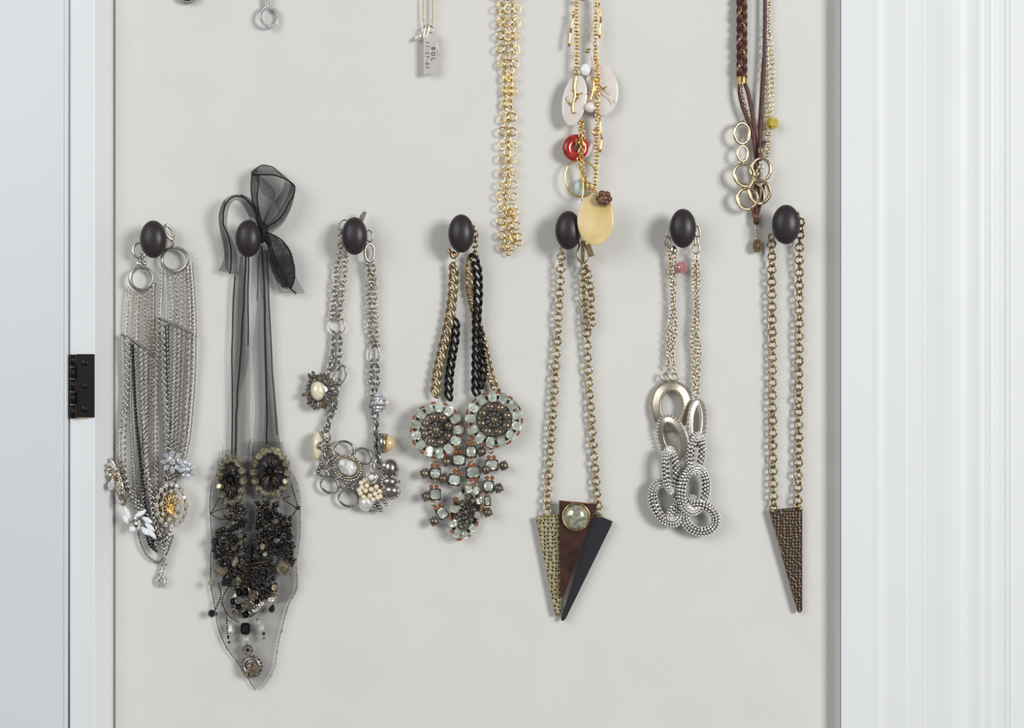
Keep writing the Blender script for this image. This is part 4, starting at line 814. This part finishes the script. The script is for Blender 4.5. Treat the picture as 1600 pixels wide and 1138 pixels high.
def pave(p, a, b, r_, z=0, x=0, y=0):
    Rr = rot(z, x, y); o = part('pave_link', MB().t(t_torus(a, b, r_, 36, 10), p, 1, Rr), 'pavebase', n, 'oval link covered in rhinestones'); mb = MB()
    L_ = math.pi*(3*(a+b)-math.sqrt((3*a+b)*(a+3*b))); m_ = int(L_/4.7); k = 9
    for j in range(k):
        f = math.sqrt(.5*((a+r_*math.cos(2*math.pi*j/k))**2+(b+r_*math.cos(2*math.pi*j/k))**2)/(.5*(a*a+b*b))); mj = max(8, int(m_*f))
        for i in range(mj):
            t = 2*math.pi*(i+.5*(j % 2))/mj; ph = 2*math.pi*j/k; nx, ny = b*math.cos(t), a*math.sin(t); l = math.hypot(nx, ny); nx /= l; ny /= l
            nr = np.array([nx*math.cos(ph), ny*math.cos(ph), math.sin(ph)]); c = np.array([a*math.cos(t), b*math.sin(t), 0])
            v = Rr @ (c+nr*(r_+.1)); nw = Rr @ nr
            if nw[2] < -.35: continue
            Bj = rot(0, R.uniform(-14, 14), R.uniform(-14, 14))
            zz = nw; xx = np.cross([0, 1., .01], zz); xx /= np.linalg.norm(xx)+1e-9; Bm = np.stack([xx, np.cross(zz, xx), zz], 1)
            mb.t('tiny', (p[0]+v[0], p[1]-v[1], p[2]+v[2]), (2.1, 2.1, 1.3), Bm @ Bj)
    part('crystals', mb, 'pavestone', o, stuff=True)
pave((1048, 736, 24), 9, 33, 5.2, 4, y=25)
pave((1088, 709, 23), 9.5, 28, 5.4, -6, y=22)
pave((1084, 766, 26), 20, 34, 6.3, -8, y=18)
pave((1042, 786, 17), 20, 33, 6.6, 24)
pave((1094, 810, 20), 25, 21, 6.8, -20, x=10)
pave((1066, 796, 14), 12, 24, 5, -50, y=30)

# ================================================================ 7 single triangle pendant
n = thing('triangle_pendant_necklace', 'antique brass chain necklace with one hammered bronze triangle, on the rightmost knob', 'necklace', (1228, 346, 20))
links(n, [(1205, 372, 18), (1206, 400, 14), (1206, 440, 12), (1206.5, 500, 11), (1207, 560, 10), (1207, 620, 10), (1207.5, 680, 10), (1208, 740, 10), (1209, 795, 11)], 9.9, 6.1, 6.1, 1.6, 'bronze', 'rolo', jit=1)
links(n, [(1248, 338, 20), (1251, 350, 19), (1250, 370, 17), (1249, 400, 14), (1249, 440, 12), (1249, 500, 11), (1248.5, 560, 10), (1248, 620, 10), (1248, 690, 10), (1247, 750, 10), (1246.5, 792, 11)], 9.9, 6.1, 6.1, 1.6, 'bronze', 'rolo', jit=1)
o = part('pendant', MB().prism([(1202.5, 800), (1205, 797), (1250, 792.5), (1253.5, 795), (1253.2, 954), (1251.5, 957.5), (1249, 958.3), (1246.5, 957), (1245.6, 954)], 8, 12, 1), 'hambronze', n, 'dark hammered bronze triangle')
e = MB().tube([(1253, 796, 11), (1253, 955, 11)], .8, 5, 2).tube([(1203.5, 803, 11), (1246, 955, 11)], .6, 5, 2); part('worn_edge', e, 'copperedge', o)
for p_ in ((1206, 799, 11), (1250, 795, 11)): G('rivet', 'cab', 'bronze', o, p_, (4, 4, 3))

# ================================================================ upper row
n = thing('oval_pendant', 'dark oval pendant with beaded silver rim cut off by the top edge at left', 'pendant', (293, -16, 8))
G('stone', 'cab', 'blackbead', n, (293, -15, 8), (16.5, 17.5, 7)); o = ring('bezel', 'nickel', n, (293, -15, 8), 17.8, 18.4, 1.7, nu=40); gemring(o, (293, -15), 16.8, 17.4, 40, 'silver', (1.3, 1.3, 1.6), 11, key='bead', name='bead')
links(n, [(293, -38, 8), (293, -80, 8)], 7, 3, 4.5, 1, 'nickel', 'cable')
n = thing('hoop_pendant', 'small pave silver hoop hanging at the top, left of the tag necklace', 'pendant', (419, 5, 10))
o = ring('hoop', 'silver', n, (420.5, 26, 10), 14, 15.5, 2.6, z=10, y=18); mb = MB()
for i in range(44):
    for k in (-1, 0, 1):
        t = 2*math.pi*(i+.5*(k % 2))/44; v = rot(10, 0, 18) @ np.array([(14+k*1.6)*math.cos(t), (15.5+k*1.6)*math.sin(t), 2.6-abs(k)*.6]); mb.t('tiny', (420.5+v[0], 26-v[1], 10+v[2]), 1.05)
part('crystals', mb, 'bluecrystal', o, stuff=True)
o = part('bail', MB().prism([(414, -12), (422, -12), (422, 8), (418, 11), (414, 8)], 8, 12, 1), 'silver', n); mb = MB()
for i in range(9):
    for x in (416, 420): mb.t('tiny', (x, -10+i*2.2, 12.3), 1.3)
part('crystals', mb, 'crystal', o, stuff=True)
chain(n, 'chain', [(418, -12, 10), (418, -70, 10)], 4, 2, 2.6, .6, 'silver', 'cable')

n = thing('tag_necklace', 'fine bead-link necklace with a stamped silver bar tag', 'necklace', (669, 40, 10))
for x0, x1 in ((661, 663), (676, 675)): chain(n, 'chain', [(x0, -70, 9), (x0, 0, 9), (x0, 28, 9), (x1, 42, 9)], 2.5, 1.7, 1.7, .45, 'palegold', 'rolo', nu=8, nv=4)
ring('ring', 'palegold', n, (666, 50, 14), 3, 11, 1.2, z=-14); ring('ring', 'nickel', n, (673, 46, 12), 4, 5, 1); ring('ring', 'nickel', n, (664, 48, 12), 4, 7, 1, z=-10)
part('leaf_charm', MB().t('disc', (654, 58, 10), (7.5, 3.6, 1), rot(38, 20)), 'tag', n, 'small round silver charm seen edge-on')
t_ = part('bar_tag', MB().prism([(661.5, 58), (664, 52.5), (681.5, 52), (683, 56), (683.5, 110), (680, 114), (664, 117), (662, 116)], 11, 15, .8), 'tag', n)
part('clip', MB().tube([(682, 58, 14), (684, 75, 14), (686, 86, 13), (684, 80, 12)], .8, 5, 4), 'nickel', n)
def text(s_, cx, cy, size, d, parent):
    cu = bpy.data.curves.new('txt', 'FONT'); cu.body = s_; cu.size = 1; cu.align_x = 'CENTER'; cu.align_y = 'CENTER'; cu.extrude = .03; cu.offset = .018; cu.resolution_u = 3; cu.space_character = 1.6
    ob = bpy.data.objects.new('txt', cu); C.objects.link(ob); bpy.context.view_layer.update()
    me = bpy.data.meshes.new_from_object(ob.evaluated_get(bpy.context.evaluated_depsgraph_get())); bpy.data.objects.remove(ob); me.materials.clear(); me.materials.append(M['ink'])
    o2 = bpy.data.objects.new('lettering', me); reg(o2, parent, wmat((cx, cy, d), rz(-91) @ np.diag((size, size, size)))); return o2
text('BOL', 676.6, 84, 8.6, 15.1, t_); text('11-27-07', 667.6, 86, 7.4, 15.1, t_)

n = thing('gold_ring_necklace', 'bright gold necklace of linked circles and bars hanging at top centre', 'necklace', (794, 0, 10))
def grow(y, xs, bars, r_=6.1, dd=10):
    for k, x in enumerate(xs): ring('circle_link', 'gold', n, (x+R.uniform(-.5, .5), y+R.uniform(-.8, .8), dd+(k % 2)*2), r_, r_*1.0, .95, z=R.uniform(-20, 20), y=R.uniform(-15, 25), nu=20)
    for x in bars: part('bar_link', MB().tube([(x, y-7, dd+3), (x, y+7, dd+3)], 1.2, 6, 2), 'gold', n)
def small(y, xs, r_=4.6, dd=8):
    for x in xs: ring('jump_ring', 'gold', n, (x+R.uniform(-.4, .4), y, dd), r_, r_, .9, y=R.uniform(-10, 25), nu=16)
for y in (-50, -29, -8, 13, 34.5, 56, 77): grow(y, (780 + max(0, y)*.02, 793.5, 808.5-max(0, y)*.03), (786+max(0, y)*.01, 800.5)); 
for y in (-40, -19, 2, 24, 45, 66.5, 88): small(y, (786, 800.5))
grow(99.5, (784, 792, 804.5), (787, 798.5), 5.8); small(110, (788, 799), 4)
for y in (121, 142, 163): grow(y, (790, 795.5, 802) if y < 160 else (789, 794), (799,), 5.2); small(y+10.5, (789.5, 797.5), 3.6); part('bar_link', MB().tube([(788, y-8, 12), (788.5, y+8, 12)], 1, 6, 2), 'gold', n)
for y in (184, 206, 227, 248, 269.5): grow(y, (785.5-(y-184)*.02, 801, 800), (793.5,), 6.3); small(y+11, (793,), 4.8)
for y, a, b in ((289.5, 784, 802), (307, 781, 802.5), (325, 782, 800), (332, 796, 804), (345.5, 782, 799), (353, 795, 807), (368, 784, 795), (371, 803, 810), (386, 787, 800)):
    grow(y, (a, b), ((a+b)/2-2,), 6); small(y+9, (a+8,), 4.4)
for (x0, y0, x1, y1) in ((785, 296, 789, 307), (788, 340, 789, 351), (784, 380, 787, 391), (800, 366, 806, 374), (795, 388, 802, 382), (792, 391, 798, 390)): part('bar_link', MB().tube([(x0, y0, 14), (x1, y1, 14)], 1.1, 6, 2), 'gold', n)

# charm necklace
n = thing('charm_necklace', 'bright gold chain necklace with shell discs, a red donut bead and a yellow disc', 'necklace', (915, 0, 20))
def gch(p): chain(n, 'chain', p, 5.6, 3.6, 3.6, 1.05, 'gold', 'rolo', nu=11, nv=5)
gch([(899, -60, 16), (900, 0, 16), (901, 50, 15), (901, 112, 17), (903, 150, 14), (906, 186, 16), (907.5, 210, 24), (908, 233, 25), (910, 262, 22), (913, 284, 20), (922, 298, 22), (928, 294, 22), (931, 275, 20), (932, 250, 18), (932, 222, 18), (933, 193, 20), (933.5, 160, 24), (932.6, 123, 24), (931, 84, 22), (931, 32, 18), (932, 0, 18), (933, -60, 18)])
chain(n, 'chain', [(931, 90, 23), (933, 105, 26), (935, 125, 26), (932, 150, 26)], 5, 3.2, 3.2, 1, 'gold', 'rolo'); chain(n, 'chain', [(908, 188, 20), (911, 215, 22), (905, 250, 22), (912, 275, 24), (924, 294, 26)], 5.6, 3.2, 3.2, 1, 'gold', 'rolo')
part('clasp', MB().t('sphere', (911, -2, 16), (8, 4, 4)), 'nickel', n)
def bar(pth, r_=1.6): part('bar_charm', MB().tube(pth, r_, 7, 4), 'gold', n)
bar([(896, 24, 16), (892, 48, 16)], 1.4); bar([(892, 46, 16), (889, 73, 16)], 2); bar([(936, 4, 18), (939, 30, 18)], 1.3); bar([(939, 30, 18), (936.5, 60, 18)], 2)
bar([(937, 183, 20), (940, 215, 20)], 1.2); bar([(940.7, 214, 20), (937.5, 238, 20)], 2); ring('ring', 'gold', n, (896, 21, 16), 2.6, 2.6, .9)
ring('ring', 'gold', n, (931, 207, 22), 5, 5, 1.2)
part('wire', MB().tube([(926, 46, 20), (921, 56, 22), (920, 72, 24)], .35, 4, 4).tube([(921, 84, 24), (925, 96, 24), (925, 110, 26)], .35, 4, 4), 'copper', n); part('bead_cluster', MB().t('sphere', (918.5, 79.5, 24), (3, 4, 3)).t('bead', (921, 77, 26), 2).t('bead', (916, 82, 26), 1.8), 'bronze', n)
G('shell_disc', 'disc', 'shell', n, (940, 141, 14), (26, 39.5, 1.8), z=3, label='large pinkish shell disc behind the chain')
G('shell_disc', 'disc', 'shell', n, (897.5, 157, 22), (19, 40, 1.8), z=-10, label='narrow pinkish shell disc with a gold branch')
G('stone', 'sphere', 'opal', n, (915, 109, 16), (9, 10, 5), label='white stone nugget')
def coral(pts): 
    mb = MB()
    for p_, r0, r1 in pts: mb.tube([q+(q3,) if len(q) == 2 else q for q, q3 in [(q, 27) for q in p_]], r0, 6, 5, end=r1)
    part('branch_charm', mb, 'gold', n, 'gold coral branch')
coral([([(901, 116), (898, 135), (899, 148), (895, 165), (896, 177)], 1.8, 1.2), ([(898, 145), (905, 148), (910, 144)], 1.5, .9), ([(896, 160), (904, 152), (906, 148)], 1.5, .9), ([(894, 165), (889, 160), (886, 151)], 1.4, .8), ([(896, 175), (900, 177)], 1.2, .9), ([(898, 143), (894, 140)], 1, .7)])
coral([([(923, 118), (928, 130), (926, 145), (922, 158)], 2, 1.4), ([(926, 140), (919, 146)], 1.6, 1), ([(932, 128), (941, 138), (950, 134)], 1.6, 1), ([(941, 138), (947, 141)], 1.2, .8), ([(933, 132), (928, 145)], 2, 1.5)])
part('pin', MB().tube([(935, 134, 26), (950, 148, 24), (957, 155, 22), (961, 162, 22)], .8, 5, 4), 'palegold', n)
G('pearl', 'sphere', 'pearlwhite', n, (921.5, 168, 24), (8.3, 8.3, 7.5))
dn = t_torus(12.8, 12.8, 8.6, 36, 12, .75); o = part('donut_bead', MB().t(dn, (900, 231, 16), 1, rot(0, 0, 10)), 'red', n, 'glossy red donut bead')
part('bail', MB().prism([(899, 218), (903, 216), (902, 228), (898.5, 228)], 24, 26, .5), 'gold', o)
part('shard_charm', MB().prism([(929, 217), (933, 226), (920, 244), (912, 248), (920, 230)], 14, 17, .8), 'pinkshell', n, 'thin pink shell shard')
part('hoop_charm', MB().tube([(891, 255, 16), (884, 268, 17), (883, 281, 18), (888, 296, 18), (898, 305, 18), (912, 308, 18), (925, 300, 18), (931, 286, 18), (931, 270, 18), (922, 256, 18), (908, 250, 18)], 1.3, 7, 6, closed=True), 'gold', n, 'irregular gold hoop')
bar([(911, 272, 22), (911, 300, 22), (909, 314, 22)], 1)
G('glass_disc', 'disc', 'jade', n, (910, 293, 12), (13.5, 14, 3), label='pale green glass disc')
G('shell_disc', 'disc', 'yellowshell', n, (930.5, 343.5, 54), (28.5, 40, 1.8), z=-3, label='large yellow shell disc at the bottom of the chain')
o = part('wood_bead', MB().t('sphere', (943.5, 309.5, 64), (8.5, 8, 7)), 'brownbead', n, 'knobbly dark brown bead')
for (x, y) in ((936.5, 311), (941, 303), (948, 304), (951, 311), (946, 316), (939, 315)): G('lobe', 'sphere', 'brownbead', o, (x, y, 65), (6, 5.6, 5.4))
G('bead', 'sphere', 'gold', n, (952.5, 319, 64), 2.6); chain(n, 'chain', [(925, 296, 24), (932, 302, 44), (938, 306, 58)], 4.6, 2.6, 2.6, .8, 'gold', 'rolo')

# leather necklace
n = thing('leather_necklace', 'braided brown leather and chain necklace with gold rings at top right', 'necklace', (1170, 0, 14))
for k in range(3):
    pts = []
    for i in range(60):
        y = -64+i*3.15; t = y/42*2*math.pi+k*2*math.pi/3; pts.append((1160+4.6*math.sin(t)+(-.8), y, 13+3.2*math.sin(2*t)))
    if k < 3: part('braid_strand', MB().tube(pts, 4.3, 8, 1, flat=.55), 'leather', n)
pts = [(1159.3+5.6*math.sin((-64+i*3.15)/42*2*math.pi+1), -64+i*3.15, 15.6+3.6*math.sin(2*((-64+i*3.15)/42*2*math.pi+1))) for i in range(59)]
chain(n, 'chain', pts, 3.6, 2, 2.6, .7, 'palegold', 'cable', nu=8, nv=4)
mb = MB()
for k in range(5): mb.t(t_torus(7, 4.4, 1.1, 18, 5), (1159.5, 120.5+k*2.3, 13), 1, rx(90) @ rz(R.uniform(-3, 3)))
part('wire_wrap', mb, 'gold', n)
def strap(pth, r_=3.3, fl=.6): part('strap', MB().tube(pth, r_, 8, 8, flat=fl), 'leather', n)
strap([(1156.5, 128, 14), (1156, 145, 14), (1160, 165, 14), (1168, 185, 14), (1175, 205, 13), (1179, 225, 12), (1181, 250, 11), (1181.5, 290, 10), (1181.5, 338, 10)])
strap([(1162.5, 128, 12), (1168, 142, 12), (1172, 160, 12), (1176, 180, 12), (1179, 205, 11), (1181, 230, 10), (1183, 260, 9), (1184, 300, 8), (1181, 336, 8)])
strap([(1195.5, -66, 12), (1195.5, 0, 12), (1195, 50, 12), (1193.5, 110, 13), (1190, 170, 14), (1188, 220, 16), (1187, 252, 20)], 3.0, .7); strap([(1193, 90, 12), (1190, 140, 11), (1187, 190, 12), (1186, 250, 12)], 2.4)
strap([(1196, 220, 14), (1191, 230, 15), (1188, 240, 15)], 3); strap([(1193, 288, 12), (1192, 305, 10), (1187, 325, 9), (1183, 338, 9)], 2.2)
strap([(1177, 328, 10), (1178, 338, 10), (1181, 344, 10)], 2)
mb = MB()
for k in range(3): mb.t(t_torus(5, 4, .8, 16, 5), (1189, 233+k*2.4, 16), 1, rx(88))
part('wire_wrap', mb, 'palegold', n)
mb = MB()
for k in range(3): mb.t(t_torus(4.4, 3.6, .8, 16, 5), (1181, 336+k*2.2, 10), 1, rx(88))
part('wire_wrap', mb, 'copper', n)
G('knot', 'sphere', 'leather', n, (1181.8, 346, 11), (5, 6, 4.5))
fc = lambda p, m='palegold': chain(n, 'chain', p, 4.8, 2.7, 3.2, .75, m, 'cable', nu=9, nv=4)
fc([(1202, -66, 9), (1202, 0, 9), (1201, 44, 9)]); ring('ring', 'palegold', n, (1201, 58, 10), 4, 4.6, 1)
fc([(1201, 45, 9), (1202, 54, 9)])
links(n, [(1197.5, 70, 9), (1197.5, 100, 9), (1198.5, 140, 9), (1200, 180, 9)], 7.5, 3.4, 3.7, .9, 'palegold', 'flat', nu=12); links(n, [(1204, 68, 9), (1206, 100, 9), (1206.5, 140, 9), (1203, 178, 9)], 7.5, 3.4, 3.7, .9, 'palegold', 'flat', nu=12)
fc([(1196, 185, 12), (1197, 205, 12), (1200, 225, 12), (1198, 243, 12)]); fc([(1203, 205, 10), (1201, 225, 10), (1200, 242, 10)]); fc([(1158, 128, 18), (1160, 150, 17), (1168, 180, 12), (1160, 192, 14)])
G('briolette', 'round', 'citrine', n, (1207, 192.5, 16), (10.5, 10.5, 7), z=10, label='faceted yellow stone')
for (x, y, a, b, r_, z, tw) in [(x_, y_, a_-.4, b_-.4, q_+.5, z_, t2) for (x_, y_, a_, b_, q_, z_, t2) in [(1159, 208.5, 12.8, 16.5, 2.3, 0, 0), (1160, 240, 9, 12.5, 1.6, 0, 0), (1162, 274, 16, 18.5, 1.9, 25, 1), (1188, 266, 16.5, 19, 2, -15, 1), (1167, 311, 17, 17, 1.8, 10, 1), (1186, 300, 17.5, 19, 2, 10, 1), (1180, 302, 14, 18, 1.6, 35, 0)]]:
    ring('ring', 'palegold', n, (x, y, 17+tw*2), a, b, r_, z=z, y=10)
    if tw: ring('ring', 'palegold', n, (x+1.5, y-1, 21), a-1.5, b-1, r_*.9, z=z+20, y=-12)
for (x, y) in ((1189, 261), (1186, 267), (1181, 272)): ring('link', 'palegold', n, (x, y, 26), 3.4, 4, .9, z=-40, nu=14)
fc([(1182, 352, 9), (1182.6, 372, 9)])
o = part('pinecone_charm', MB().t('sphere', (1183.3, 384.5, 9), (6.4, 10.5, 6)), 'darkbrown', n, 'small scaled teardrop charm'); mb = MB()
for j in range(8):
    for i in range(9):
        t = (i+.5*(j % 2))/9*2*math.pi; yy = -8.6+j*2.45; q = math.sqrt(max(0, 1-(yy/10.5)**2)); mb.t('tiny', (1183.3+6.4*q*math.cos(t), 384.5+yy, 9+6*q*math.sin(t)), (1.7, 1.5, 1.2))
part('scales', mb, 'brass', o, stuff=True)
